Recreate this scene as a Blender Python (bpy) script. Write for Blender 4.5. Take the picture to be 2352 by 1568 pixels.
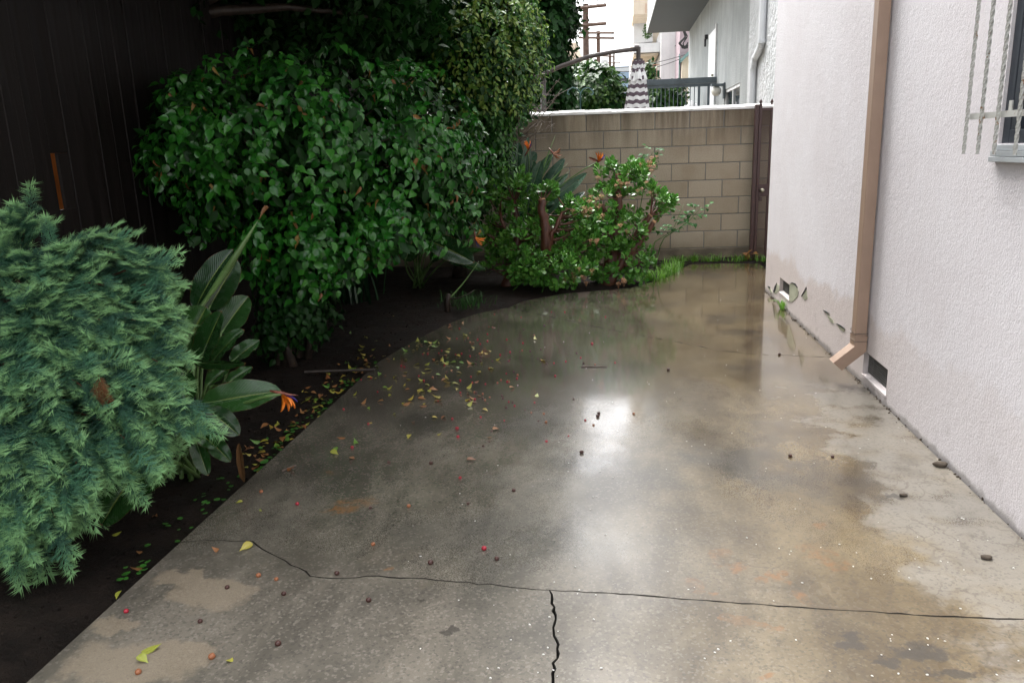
import bpy, bmesh, math, random
import numpy as np
from mathutils import Vector, Matrix
random.seed(7); rng = np.random.default_rng(7)
for o in list(bpy.data.objects): bpy.data.objects.remove(o)
S = bpy.context.scene; COL = S.collection
V3 = lambda *a: np.array(a, float)
# ------------------------------------------------------------------ camera (solved from the photo's vanishing points)
FPX, PITCH, ROLL, YAW, CAMH = 1782.2, .242406, -.034208, .136279, 1.40
CX, CY = 1176., 784.
_c, _s = math.cos, math.sin
FW = V3(-_s(YAW)*_c(PITCH), _c(YAW)*_c(PITCH), -_s(PITCH))
_r0 = V3(_c(YAW), _s(YAW), 0); _u0 = np.cross(_r0, FW)
RT = _c(ROLL)*_r0+_s(ROLL)*_u0; UP = -_s(ROLL)*_r0+_c(ROLL)*_u0
CAM = V3(0, 0, CAMH)
cd = bpy.data.cameras.new('camera'); cam = bpy.data.objects.new('camera', cd); COL.objects.link(cam)
cam.matrix_world = Matrix([[RT[0], UP[0], -FW[0], 0], [RT[1], UP[1], -FW[1], 0], [RT[2], UP[2], -FW[2], CAMH], [0, 0, 0, 1]])
cd.sensor_width = 36; cd.lens = FPX/2352*36; cd.clip_start = .05; cd.clip_end = 2000
S.camera = cam
S.cycles.max_bounces = 4; S.cycles.diffuse_bounces = 2; S.cycles.glossy_bounces = 3; S.cycles.transmission_bounces = 2
S.render.resolution_x, S.render.resolution_y = 1024, 682
# ------------------------------------------------------------------ world: overcast daylight
SUN_EL, SUN_AZ = math.radians(60), math.radians(335)
W = bpy.data.worlds.new('World'); S.world = W; W.use_nodes = True
nt = W.node_tree; nt.nodes.clear()
sky = nt.nodes.new('ShaderNodeTexSky'); sky.sky_type = 'NISHITA'; sky.sun_disc = False
sky.sun_elevation = SUN_EL; sky.sun_rotation = SUN_AZ
sky.air_density = 1.0; sky.dust_density = 6.0; sky.ozone_density = 1.0
hs = nt.nodes.new('ShaderNodeHueSaturation'); hs.inputs['Saturation'].default_value = .17
bg = nt.nodes.new('ShaderNodeBackground'); bg.inputs[1].default_value = .15
wo = nt.nodes.new('ShaderNodeOutputWorld')
nt.links.new(sky.outputs[0], hs.inputs['Color']); nt.links.new(hs.outputs[0], bg.inputs[0]); nt.links.new(bg.outputs[0], wo.inputs[0])
sl = bpy.data.lights.new('sun', 'SUN'); sl.energy = .5; sl.angle = math.radians(60); sl.color = (1, .98, .95)
so = bpy.data.objects.new('sun', sl); COL.objects.link(so)
_sd = Vector((math.sin(SUN_AZ)*math.cos(SUN_EL), math.cos(SUN_AZ)*math.cos(SUN_EL), math.sin(SUN_EL)))
so.rotation_euler = _sd.to_track_quat('Z', 'Y').to_euler()
S.view_settings.view_transform = 'Standard'; S.view_settings.look = 'None'
S.view_settings.exposure = 2.2; S.view_settings.gamma = 1; S.view_settings.use_curve_mapping = False

# ------------------------------------------------------------------ pixel -> place
def ray(x, y): return (x-CX)/FPX*RT-(y-CY)/FPX*UP+FW
def G(x, y, z=0.):
    d = ray(x, y); return CAM+(z-CAMH)/d[2]*d
def onX(x, y, X):
    d = ray(x, y); return CAM+X/d[0]*d
def onY(x, y, Y):
    d = ray(x, y); return CAM+Y/d[1]*d
def nrm(v):
    v = np.asarray(v, float); return v/(np.linalg.norm(v, axis=-1, keepdims=True)+1e-12)

# ------------------------------------------------------------------ object helpers
def link(o, parent=None):
    COL.objects.link(o)
    if parent is not None: o.parent = parent
    return o
def tag(o, label, cat, group=None):
    o['label'] = label; o['category'] = cat
    if group: o['group'] = group
    return o
def struct(o): o['kind'] = 'structure'; return o
def stuff(o): o['kind'] = 'stuff'; return o
def empty(name, label=None, cat=None, group=None, loc=(0, 0, 0)):
    o = bpy.data.objects.new(name, None); link(o); o.location = Vector(loc); o.empty_display_size = .1
    if label: tag(o, label, cat, group)
    return o
def mdata(name, V, F, mat=None, smooth=False, uv=None):
    V = np.asarray(V, np.float32); me = bpy.data.meshes.new(name)
    if isinstance(F, np.ndarray):
        n, k = F.shape
        me.vertices.add(len(V)); me.vertices.foreach_set('co', V.ravel())
        me.loops.add(n*k); me.loops.foreach_set('vertex_index', F.astype(np.int32).ravel())
        me.polygons.add(n); me.polygons.foreach_set('loop_start', np.arange(0, n*k, k, dtype=np.int32))
        me.update(calc_edges=True)
    else:
        me.from_pydata([tuple(map(float, v)) for v in V], [], [tuple(f) for f in F])
    if uv is not None:
        ul = me.uv_layers.new(name='UVMap'); idx = np.empty(len(me.loops), np.int32)
        me.loops.foreach_get('vertex_index', idx); ul.data.foreach_set('uv', np.asarray(uv, np.float32)[idx].ravel())
    if mat: me.materials.append(mat)
    if smooth: me.polygons.foreach_set('use_smooth', np.ones(len(me.polygons), bool))
    me.validate(); me.update()
    return me
def obj(name, V, F, mat, parent=None, smooth=False, uv=None):
    o = bpy.data.objects.new(name, mdata(name, V, F, mat, smooth, uv)); link(o, parent)
    if parent is not None: o.matrix_parent_inverse = Matrix.Translation(-Vector(parent.location))
    return o
def inst(name, me, M, parent=None):
    o = bpy.data.objects.new(name, me); link(o, parent)
    if parent is not None: o.matrix_parent_inverse = Matrix.Translation(-Vector(parent.location))
    o.matrix_basis = M if isinstance(M, Matrix) else Matrix(M.tolist())
    return o
class MB:
    def __init__(s): s.V = []; s.F = []
    def add(s, V, F):
        b = len(s.V); s.V += [tuple(map(float, v)) for v in V]; s.F += [tuple(int(i)+b for i in f) for f in F]; return s
    def box(s, a, b):
        x0, y0, z0 = a; x1, y1, z1 = b
        return s.add([(x0, y0, z0), (x1, y0, z0), (x1, y1, z0), (x0, y1, z0), (x0, y0, z1), (x1, y0, z1), (x1, y1, z1), (x0, y1, z1)],
                     [(0, 3, 2, 1), (4, 5, 6, 7), (0, 1, 5, 4), (1, 2, 6, 5), (2, 3, 7, 6), (3, 0, 4, 7)])
    def tube(s, P, r, n=8, cap=True):
        return s.add(*tube(P, r, n, cap))
    def build(s, name, mat, parent=None, smooth=False, bevel=0):
        o = obj(name, s.V, s.F, mat, parent, smooth)
        if bevel:
            bm = bmesh.new(); bm.from_mesh(o.data)
            bmesh.ops.bevel(bm, geom=list(bm.edges), offset=bevel, segments=2, affect='EDGES', profile=.6)
            bm.to_mesh(o.data); bm.free()
        return o
def tube(P, r, n=8, cap=True, phase=0.):
    P = np.asarray(P, float); m = len(P); r = np.broadcast_to(np.asarray(r, float), (m,))
    T = nrm(np.gradient(P, axis=0)); up = V3(0, 0, 1) if abs(T[0][2]) < .9 else V3(1, 0, 0)
    u = nrm(np.cross(T[0], up)); V = []; F = []
    for i in range(m):
        u = nrm(u-T[i]*np.dot(u, T[i])); w = np.cross(T[i], u)
        for k in range(n):
            a = 2*math.pi*k/n+phase; V.append(P[i]+r[i]*(math.cos(a)*u+math.sin(a)*w))
    for i in range(m-1):
        for k in range(n): F.append((i*n+k, i*n+(k+1) % n, (i+1)*n+(k+1) % n, (i+1)*n+k))
    if cap: F.append(tuple(range(n))[::-1]); F.append(tuple((m-1)*n+k for k in range(n)))
    return V, F
def curve(a, b, c, n=10):
    t = np.linspace(0, 1, n)[:, None]; a, b, c = map(np.asarray, (a, b, c))
    return (1-t)**2*a+2*t*(1-t)*b+t*t*c
def frames(pos, tip, nor, size):
    """Nx4x4 matrices: local +Y along tip, +Z near nor"""
    y = nrm(tip); x = nrm(np.cross(y, nor)); z = np.cross(x, y)
    size = np.broadcast_to(np.asarray(size, float), (len(pos),))
    M = np.zeros((len(pos), 4, 4)); M[:, :3, 0] = x*size[:, None]; M[:, :3, 1] = y*size[:, None]; M[:, :3, 2] = z*size[:, None]
    M[:, :3, 3] = pos; M[:, 3, 3] = 1
    return M
def scatter(tV, tF, Ms, tUV=None):
    tV = np.asarray(tV, float); tF = np.asarray(tF, int); n = len(Ms); k = len(tV)
    V = (np.einsum('nij,kj->nki', Ms[:, :3, :3], tV)+Ms[:, None, :3, 3]).reshape(-1, 3)
    F = (tF[None]+(np.arange(n)*k)[:, None, None]).reshape(-1, tF.shape[1])
    if tUV is not None: return V, F, np.tile(np.asarray(tUV, float), (n, 1))
    return V, F
def tris(F):
    out = []
    for f in F:
        for i in range(1, len(f)-1): out.append((f[0], f[i], f[i+1]))
    return np.array(out)
def rdir(n): return nrm(rng.normal(size=(n, 3)))

# ------------------------------------------------------------------ materials
class NT:
    def __init__(s, name):
        s.m = bpy.data.materials.new(name); s.m.use_nodes = True; s.t = s.m.node_tree; s.t.nodes.clear()
        s.out = s.t.nodes.new('ShaderNodeOutputMaterial'); s.p = s.t.nodes.new('ShaderNodeBsdfPrincipled')
        s.t.links.new(s.p.outputs[0], s.out.inputs[0]); s._co = None
    def n(s, ty, **kw):
        nd = s.t.nodes.new(ty)
        for k, v in kw.items(): setattr(nd, k, v)
        return nd
    def l(s, a, b): s.t.links.new(a, b)
    def val(s, inp, v):
        if isinstance(v, (int, float)): inp.default_value = v
        elif isinstance(v, (tuple, list)): inp.default_value = (*v, 1) if len(v) == 3 and inp.type == 'RGBA' else v
        else: s.l(v, inp)
    def co(s, kind='Object'):
        if s._co is None: s._co = s.n('ShaderNodeTexCoord')
        return s._co.outputs[kind]
    def mapped(s, scale=(1, 1, 1), rot=(0, 0, 0), vec=None, loc=(0, 0, 0)):
        m = s.n('ShaderNodeMapping'); m.inputs['Scale'].default_value = scale; m.inputs['Rotation'].default_value = rot; m.inputs['Location'].default_value = loc
        s.l(vec or s.co(), m.inputs[0]); return m.outputs[0]
    def noise(s, scale, detail=4, rough=.55, vec=None, dist=0):
        t = s.n('ShaderNodeTexNoise'); t.inputs['Scale'].default_value = scale; t.inputs['Detail'].default_value = detail
        t.inputs['Roughness'].default_value = rough; t.inputs['Distortion'].default_value = dist
        s.l(vec or s.co(), t.inputs['Vector']); return t.outputs['Fac']
    def voro(s, scale, feature='F1', vec=None, out='Distance'):
        t = s.n('ShaderNodeTexVoronoi'); t.feature = feature; t.inputs['Scale'].default_value = scale
        s.l(vec or s.co(), t.inputs['Vector']); return t.outputs[out]
    def ramp(s, fac, stops):
        r = s.n('ShaderNodeValToRGB'); e = r.color_ramp.elements
        while len(e) < len(stops): e.new(.5)
        for i, (p, c) in enumerate(stops):
            e[i].position = p; e[i].color = (*c, 1) if isinstance(c, (tuple, list)) else (c, c, c, 1)
        s.l(fac, r.inputs[0]); return r.outputs[0]
    def mth(s, op, a, b=None, c=None):
        m = s.n('ShaderNodeMath', operation=op); s.val(m.inputs[0], a)
        if b is not None: s.val(m.inputs[1], b)
        if c is not None: s.val(m.inputs[2], c)
        return m.outputs[0]
    def mr(s, v, a, b, c=0., d=1., smooth=True):
        m = s.n('ShaderNodeMapRange', interpolation_type='SMOOTHSTEP' if smooth else 'LINEAR'); s.val(m.inputs[0], v)
        for i, q in enumerate((a, b, c, d)): s.val(m.inputs[i+1], q)
        return m.outputs[0]
    def mix(s, f, a, b, mode='MIX'):
        m = s.n('ShaderNodeMix', data_type='RGBA', blend_type=mode); s.val(m.inputs[0], f); s.val(m.inputs[6], a); s.val(m.inputs[7], b)
        return m.outputs[2]
    def xyz(s, vec=None):
        m = s.n('ShaderNodeSeparateXYZ'); s.l(vec or s.co(), m.inputs[0]); return m.outputs
    def bump(s, h, strength=.3, dist=.01, prev=None):
        b = s.n('ShaderNodeBump'); b.inputs['Strength'].default_value = strength; b.inputs['Distance'].default_value = dist
        s.l(h, b.inputs['Height'])
        if prev is not None: s.l(prev, b.inputs['Normal'])
        return b.outputs[0]
    def rand(s):
        g = s.n('ShaderNodeNewGeometry'); o = s.n('ShaderNodeObjectInfo')
        return s.mth('FRACT', s.mth('ADD', g.outputs['Random Per Island'], o.outputs['Random']))
    def set(s, **kw):
        for k, v in kw.items(): s.val(s.p.inputs[k.replace('_', ' ')], v)
        return s

def simple(name, col, rough=.5, metal=0., var=.12, scale=6, bump=0., bscale=60, spec=.5, coat=0.):
    t = NT(name); n = t.noise(scale, 5)
    c = t.mix(t.mr(n, .3, .7), tuple(max(0, q*(1-var)) for q in col), tuple(min(1, q*(1+var)) for q in col))
    t.set(Base_Color=c, Roughness=t.mr(n, .2, .8, max(.02, rough-.08), min(1, rough+.08)), Metallic=metal, Coat_Weight=coat)
    t.p.inputs['Specular IOR Level'].default_value = spec
    if bump: t.l(t.bump(t.noise(bscale, 4), bump, .01), t.p.inputs['Normal'])
    return t.m
def leafmat(name, cols, rough=.28, trans=.18, spec=.5, coat=.25, tip=None, bumpy=True, uvtip=None):
    t = NT(name); r = t.rand()
    k = len(cols); c = t.ramp(r, [(i/(k-1) if k > 1 else 0, q) for i, q in enumerate(cols)])
    if uvtip:
        uv = t.xyz(t.co('UV')); c = t.mix(t.mr(t.noise(7, 4, .6, vec=t.n('ShaderNodeNewGeometry').outputs['Position']), .40, .60, .7, 0), c, (.018, .072, .055)); c = t.mix(t.mr(uv[1], .62, 1.), c, uvtip)
    t.set(Base_Color=c, Roughness=t.mr(t.noise(35, 1), .3, .7, rough*.7, rough*1.4) if bumpy else rough, Coat_Weight=coat if bumpy else 0., Coat_Roughness=.07)
    t.p.inputs['Specular IOR Level'].default_value = spec
    if bumpy: t.l(t.bump(t.noise(90, 1), .25, .004), t.p.inputs['Normal'])
    tr = t.n('ShaderNodeBsdfTranslucent'); t.l(c, tr.inputs[0])
    mx = t.n('ShaderNodeMixShader'); mx.inputs[0].default_value = trans
    t.l(t.p.outputs[0], mx.inputs[1]); t.l(tr.outputs[0], mx.inputs[2]); t.l(mx.outputs[0], t.out.inputs[0])
    return t.m

def concrete():
    t = NT('wet_concrete'); X, Y, Z = t.xyz()
    warp = t.noise(1.7, 4)
    big = t.noise(.9, 5, .6, dist=.5)
    mid = t.noise(3.2, 6, .65, vec=t.mapped((1, .55, 1)), dist=.4)
    streak = t.noise(2.2, 5, .6, vec=t.mapped((1, 3.2, 1)))
    # colour of the concrete itself: grey and sandy on the bed side, olive brown on the house side
    side = t.mr(t.mth('ADD', X, t.mth('MULTIPLY_ADD', big, 1.2, -.6)), -.35, .75)
    grey = t.mix(t.mr(mid, .35, .68), (.090, .080, .062), (.190, .169, .134))
    olive = t.mix(t.mr(mid, .32, .68), (.098, .066, .028), (.225, .172, .092))
    olive = t.mix(t.mr(streak, .55, .72, 0, .55), olive, (.056, .038, .020))
    c = t.mix(side, grey, olive)
    # dark damp patches, painted fainter near the camera for its sky light, and sandy pale patches
    c = t.mix(t.mr(t.noise(1.3, 6, .62, vec=t.mapped(loc=(3, 1, 0))), .48, .66, 0, t.mr(Y, 1.8, 3.2, .25, .65)), c, (.050, .046, .040))
    sandy = t.mth('MULTIPLY', t.mr(t.noise(2.0, 5, .6, vec=t.mapped(loc=(7.3, 2.2, 0))), .54, .60, 0, .75), t.mr(Y, 2.2, 2.7, 1, 0))
    sandy = t.mth('MULTIPLY', sandy, t.mr(X, -.9, -.2, .3, 0))
    c = t.mix(sandy, c, (.21, .168, .115))
    # pale dry strip along the house wall
    edge = t.mth('ADD', X, t.mth('MULTIPLY_ADD', t.noise(2.6, 5, .6), 1.1, -.55))
    dry = t.mth('MULTIPLY', t.mr(edge, .98, 1.10), t.mr(Y, 4.3, 4.9, 1, 0))
    dry = t.mth('MULTIPLY', dry, t.mr(t.noise(5, 4), .3, .55, .35, 1))
    c = t.mix(t.mth('MULTIPLY', dry, .75), c, (.27, .25, .215))
    # aggregate speckle
    sp = t.voro(130, out='Color'); sv = t.xyz(sp)[0]
    c = t.mix(t.mth('MULTIPLY', t.mr(sv, .80, .95), t.mr(X, -.2, .9, .30, .10)), c, (.34, .31, .26))
    c = t.mix(t.mth('MULTIPLY', t.mr(sv, .22, .05), .35), c, (.03, .028, .025))
    fine = t.noise(240, 2, .6); c = t.mix(t.mr(fine, .3, .7, .22, 0), c, (.03, .028, .025))
    # hair-line crazing on the house side
    wv = t.n('ShaderNodeVectorMath', operation='MULTIPLY_ADD'); nz = t.n('ShaderNodeTexNoise'); nz.inputs['Scale'].default_value = 9; nz.inputs['Detail'].default_value = 4
    t.l(t.co(), nz.inputs['Vector']); t.l(nz.outputs['Color'], wv.inputs[0]); wv.inputs[1].default_value = (.16, .16, 0); t.l(t.co(), wv.inputs[2])
    cr = t.mr(t.voro(9, 'DISTANCE_TO_EDGE', vec=wv.outputs[0]), .012, .045, 1, 0)
    cr = t.mth('MULTIPLY', cr, t.mth('MULTIPLY', t.mr(X, .1, .5), t.mr(t.noise(2.3, 3), .42, .62, .05, .45)))
    c = t.mix(cr, c, (.07, .052, .034))
    # rust marks left by pots and furniture feet
    wz = t.n('ShaderNodeTexNoise'); wz.inputs['Scale'].default_value = 7; wz.inputs['Detail'].default_value = 5; wz.inputs['Roughness'].default_value = .65; t.l(t.co(), wz.inputs['Vector']); wc = t.xyz(wz.outputs['Color'])
    X0, Y0 = X, Y; X = t.mth('ADD', X, t.mth('MULTIPLY_ADD', wc[0], .20, -.10)); Y = t.mth('ADD', Y, t.mth('MULTIPLY_ADD', wc[1], .26, -.13))
    sand = None
    for (px, py, rx, ry) in [(490, 1362, 105, 48), (440, 1330, 90, 16), (300, 1515, 170, 60), (440, 1500, 60, 45), (250, 1440, 60, 20)]:
        g = G(px, py); a = G(px+rx, py); b = G(px, py+ry)
        dd = t.mth('ADD', t.mth('POWER', t.mth('DIVIDE', t.mth('SUBTRACT', X, float(g[0])), float(abs(a[0]-g[0]))), 2.), t.mth('POWER', t.mth('DIVIDE', t.mth('SUBTRACT', Y, float(g[1])), float(abs(b[1]-g[1]))), 2.))
        m = t.mr(dd, .55, 1.15, .7, 0); sand = m if sand is None else t.mth('MAXIMUM', sand, m)
    c = t.mix(t.mth('MULTIPLY', sand, t.mr(fine, .25, .6, .35, 1)), c, (.27, .22, .155))
    n11 = t.noise(11, 4); n4 = t.noise(4, 2); n17 = t.noise(17, 5, .7)
    rust = None
    for (px, py, rx, ry, ring) in [(1867, 1258, 38, 13, 1), (1900, 1290, 40, 16, 0), (1655, 1270, 28, 14, 1), (1690, 1300, 34, 14, 0), (1597, 1333, 24, 14, 1),
                                   (1715, 1428, 48, 16, 1), (1835, 1360, 26, 14, 0), (1790, 1322, 26, 7, 0), (1740, 1560, 22, 14, 0), (1885, 1210, 16, 7, 0),
                                   (835, 1150, 30, 12, 1), (790, 1165, 45, 16, 0), (885, 1300, 12, 6, 0), (760, 1080, 20, 8, 0), (1750, 1335, 18, 9, 0), (1640, 1345, 20, 8, 0)]:
        g = G(px, py); a = G(px+rx, py); b = G(px, py+ry)
        w = abs(a[0]-g[0])+.005; d = abs(b[1]-g[1])+.005
        dd = t.mth('SQRT', t.mth('ADD', t.mth('POWER', t.mth('DIVIDE', t.mth('SUBTRACT', X, float(g[0])), float(w)), 2.), t.mth('POWER', t.mth('DIVIDE', t.mth('SUBTRACT', Y, float(g[1])), float(d)), 2.)))
        dd = t.mth('ADD', dd, t.mth('MULTIPLY_ADD', n11, 1.5, -.75))
        m = t.mr(dd, .55, 1.05, .75 if not ring else .40, 0)
        if ring: m = t.mth('MAXIMUM', m, t.mth('MULTIPLY', t.mr(t.mth('ABSOLUTE', t.mth('SUBTRACT', dd, .85)), 0, .22, .8, 0), t.mr(n4, .4, .6)))
        rust = m if rust is None else t.mth('MAXIMUM', rust, m)
    rust = t.mth('MULTIPLY', rust, t.mr(t.noise(26, 5, .7), .34, .64, .0, .9))
    c = t.mix(rust, c, (.225, .098, .026))
    # oil spots
    oil = None
    for (px, py, rx, ry) in [(1028, 1450, 14, 10), (2045, 1518, 34, 16), (1955, 1480, 40, 14), (2065, 1138, 20, 7), (1975, 1460, 25, 12), (955, 1385, 8, 6), (2110, 1500, 60, 22), (1655, 738, 40, 6), (1700, 760, 50, 7), (1640, 728, 30, 4), (2200, 1555, 60, 18)]:
        g = G(px, py); a = G(px+rx, py); b = G(px, py+ry)
        w = abs(a[0]-g[0])+.004; d = abs(b[1]-g[1])+.004
        dd = t.mth('ADD', t.mth('POWER', t.mth('DIVIDE', t.mth('SUBTRACT', X, float(g[0])), float(w)), 2.), t.mth('POWER', t.mth('DIVIDE', t.mth('SUBTRACT', Y, float(g[1])), float(d)), 2.))
        m = t.mr(t.mth('ADD', dd, t.mth('MULTIPLY_ADD', n17, 3.2, -1.6)), .3, 1., .75, 0)
        oil = m if oil is None else t.mth('MAXIMUM', oil, m)
    c = t.mix(oil, c, (.035, .030, .024))
    X, Y = X0, Y0
    # wetness: film of water, thickest along the house and in the far half
    wet = t.mr(t.mth('ADD', t.noise(1.1, 5, .6, vec=t.mapped((1, .6, 1), loc=(1, 4, 0))), t.mth('MULTIPLY', t.mr(Y, 2., 6.5), .18)), .30, .78)
    wet = t.mth('MINIMUM', t.mth('ADD', wet, t.mr(Y, 4.0, 5.2, 0, .6)), 1.)
    c = t.mix(t.mth('MULTIPLY', wet, t.mr(Y, 3.2, 5., .0, .38)), c, (.030, .024, .016))
    wet = t.mth('MULTIPLY', wet, t.mth('SUBTRACT', 1., t.mth('MULTIPLY', dry, .8)))
    ro = t.mr(wet, 0, 1, .34, .16)
    ro = t.mth('ADD', ro, t.mr(Y, 1.95, 2.55, .18, 0))
    ro = t.mth('ADD', ro, t.mr(fine, .3, .7, -.03, .06))
    t.set(Base_Color=c, Roughness=ro, Coat_Weight=t.mth('MULTIPLY', t.mr(wet, 0, 1, .45, 1.), t.mr(Y, 2.05, 2.6, .30, 1)), Coat_Roughness=t.mth('ADD', t.mr(wet, 0, 1, .25, .035), t.mr(Y, 2., 2.7, .10, 0)))
    t.p.inputs['Coat IOR'].default_value = 1.42
    h = t.mth('ADD', t.mth('MULTIPLY', fine, .6), t.noise(70, 3)); nb = t.bump(h, .14, .004)
    t.l(nb, t.p.inputs['Normal'])
    b2 = t.bump(t.noise(150, 2), .035, .003); b2 = t.bump(t.noise(5, 2), .02, .02, b2); t.l(b2, t.p.inputs['Coat Normal'])
    return t.m

def stucco(name, col, col2, scale=95, strength=.5, lowband=False, streaks=True, dist=.02):
    t = NT(name); X, Y, Z = t.xyz(); n = t.noise(1.2, 5, .6)
    c = t.mix(t.mr(n, .35, .7), col, col2)
    if lowband:
        hgt = t.mth('ADD', Z, t.mth('MULTIPLY_ADD', t.noise(2.2, 5, .65), .5, -.25))
        low = t.mth('MULTIPLY', t.mr(hgt, .36, .44, 1, 0), t.mr(Y, 3.4, 5., .30, 1))
        c = t.mix(t.mth('MULTIPLY', low, .8), c, (.60, .525, .495))
        g = t.mth('MULTIPLY', t.mr(t.noise(4.5, 6, .7), .54, .74), t.mr(Z, 0, .55, .45, .0)); c = t.mix(g, c, (.36, .32, .30))
        base = t.mr(t.mth('ADD', Z, t.mth('MULTIPLY_ADD', t.noise(14, 4), .06, -.03)), .005, .035, .6, 0); c = t.mix(base, c, (.2, .18, .155))
        # runs of dirt under the window
        st = t.noise(6, 5, .6, vec=t.mapped((1, 1, .12))); c = t.mix(t.mth('MULTIPLY', t.mr(st, .50, .74, 0, .22), t.mr(Y, 2.3, 4.2, 1, .2)), c, (.52, .46, .44))
    elif streaks:
        st = t.noise(5, 5, .6, vec=t.mapped((1, 1, .1))); c = t.mix(t.mr(st, .45, .72, 0, .35), c, tuple(q*.72 for q in col))
    t.set(Base_Color=c, Roughness=.85); t.p.inputs['Specular IOR Level'].default_value = .25
    h = t.noise(scale, 4, .6, dist=.6); nb = t.bump(h, strength, .013 if lowband else dist); nb = t.bump(t.noise(scale*.22, 3), strength*.35, .02, nb)
    t.l(nb, t.p.inputs['Normal']); return t.m

def woodmat():
    t = NT('wet_dark_wood'); r = t.rand(); g = t.noise(14, 6, .65, vec=t.mapped((1, 1, .05)), dist=.8)
    c = t.mix(t.mr(g, .3, .7), (.003, .002, .0017), (.010, .007, .0058)); c = t.mix(t.mth('MULTIPLY', r, .4), c, (.014, .011, .010))
    t.set(Base_Color=c, Roughness=t.mr(g, .3, .7, .4, .7)); t.p.inputs['Specular IOR Level'].default_value = .22; t.l(t.bump(g, .5, .006), t.p.inputs['Normal']); return t.m
def soilmat():
    t = NT('wet_soil'); n = t.noise(7, 7, .7); f = t.noise(75, 4, .7)
    c = t.mix(t.mr(n, .3, .7), (.006, .004, .0028), (.020, .0135, .0095)); c = t.mix(t.mr(f, .62, .74, 0, .6), c, (.065, .045, .03))
    t.set(Base_Color=c, Roughness=t.mr(n, .3, .7, .55, .85)); t.p.inputs['Specular IOR Level'].default_value = .2; nb = t.bump(t.noise(40, 6, .7), .9, .03); t.l(nb, t.p.inputs['Normal']); return t.m
def blockmat():
    t = NT('tan_block'); r = t.rand(); X, Y, Z = t.xyz(t.n('ShaderNodeNewGeometry').outputs['Position']); gp = t.n('ShaderNodeNewGeometry').outputs['Position']
    c = t.mix(r, (.42, .355, .26), (.50, .43, .33)); c = t.mix(t.mr(t.noise(110, 3, .6), .35, .7, .35, 0), c, (.10, .075, .045))
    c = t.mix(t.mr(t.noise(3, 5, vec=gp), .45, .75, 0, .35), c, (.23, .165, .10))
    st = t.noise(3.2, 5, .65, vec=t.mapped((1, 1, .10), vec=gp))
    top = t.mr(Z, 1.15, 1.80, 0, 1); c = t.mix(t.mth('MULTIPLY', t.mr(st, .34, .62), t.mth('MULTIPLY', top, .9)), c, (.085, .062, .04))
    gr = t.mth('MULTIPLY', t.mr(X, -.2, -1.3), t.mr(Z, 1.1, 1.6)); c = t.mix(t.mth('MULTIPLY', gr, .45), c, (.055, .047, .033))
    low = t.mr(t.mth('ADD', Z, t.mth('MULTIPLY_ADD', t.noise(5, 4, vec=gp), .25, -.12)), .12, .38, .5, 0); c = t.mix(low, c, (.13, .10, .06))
    t.set(Base_Color=c, Roughness=.8); t.p.inputs['Specular IOR Level'].default_value = .3
    t.l(t.bump(t.noise(150, 4, .7), .6, .006), t.p.inputs['Normal']); return t.m
def rustpaint(name, paint, rust=(.20, .075, .02), amt=.62, rough=.5):
    t = NT(name); n = t.noise(32, 6, .7); m = t.mr(n, amt, amt+.08)
    t.set(Base_Color=t.mix(m, paint, rust), Roughness=t.mix(m, (rough,)*3, (.85,)*3)); t.l(t.bump(n, .25, .003), t.p.inputs['Normal']); return t.m
def barkmat(name, a, b, rough=.5):
    t = NT(name); n = t.noise(22, 6, .65, vec=t.mapped((1, 1, .35)), dist=.5)
    t.set(Base_Color=t.mix(t.mr(n, .3, .7), a, b), Roughness=rough); t.l(t.bump(n, .6, .01), t.p.inputs['Normal']); return t.m
def glass(name, col=(.02, .025, .03), rough=.05):
    t = NT(name); t.set(Base_Color=t.mix(t.noise(2, 3), col, tuple(q*1.6 for q in col)), Roughness=rough); t.p.inputs['Specular IOR Level'].default_value = .6; return t.m
def paddle(name, a, b, rib=(.22, .30, .07), rough=.22):
    t = NT(name); U, Vv, _ = t.xyz(t.co('UV')); r = t.rand()
    au = t.mth('ABSOLUTE', t.mth('SUBTRACT', U, .5))
    c = t.mix(r, a, b); ph = t.mth('ADD', t.mth('MULTIPLY', Vv, 150.), t.mth('MULTIPLY', au, -70.)); w = t.mth('SINE', ph)
    w2 = t.mth('ADD', w, t.mth('MULTIPLY', t.noise(9, 4), 1.2))
    c = t.mix(t.mr(w, .5, 1, 0, .07), c, rib); c = t.mix(t.mr(au, .012, .026, 1, 0), c, rib)
    c = t.mix(t.mr(t.mth('ADD', au, t.mth('MULTIPLY', t.noise(25, 4), .06)), .512, .535, 0, .9), c, (.19, .085, .035))
    c = t.mix(t.mr(t.mth('ADD', Vv, t.mth('MULTIPLY', t.noise(30, 3), .06)), 1.0, 1.03, 0, .9), c, (.22, .10, .04))
    t.set(Base_Color=c, Roughness=t.mr(t.noise(30, 3), .3, .7, rough*.7, rough*1.5), Coat_Weight=.45, Coat_Roughness=.10)
    nb = t.bump(w2, .16, .004); nb = t.bump(t.noise(120, 2), .15, .002, nb); t.l(nb, t.p.inputs['Normal']); t.l(nb, t.p.inputs['Coat Normal'])
    tr = t.n('ShaderNodeBsdfTranslucent'); t.l(c, tr.inputs[0]); mx = t.n('ShaderNodeMixShader'); mx.inputs[0].default_value = .16
    t.l(t.p.outputs[0], mx.inputs[1]); t.l(tr.outputs[0], mx.inputs[2]); t.l(mx.outputs[0], t.out.inputs[0]); return t.m

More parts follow.
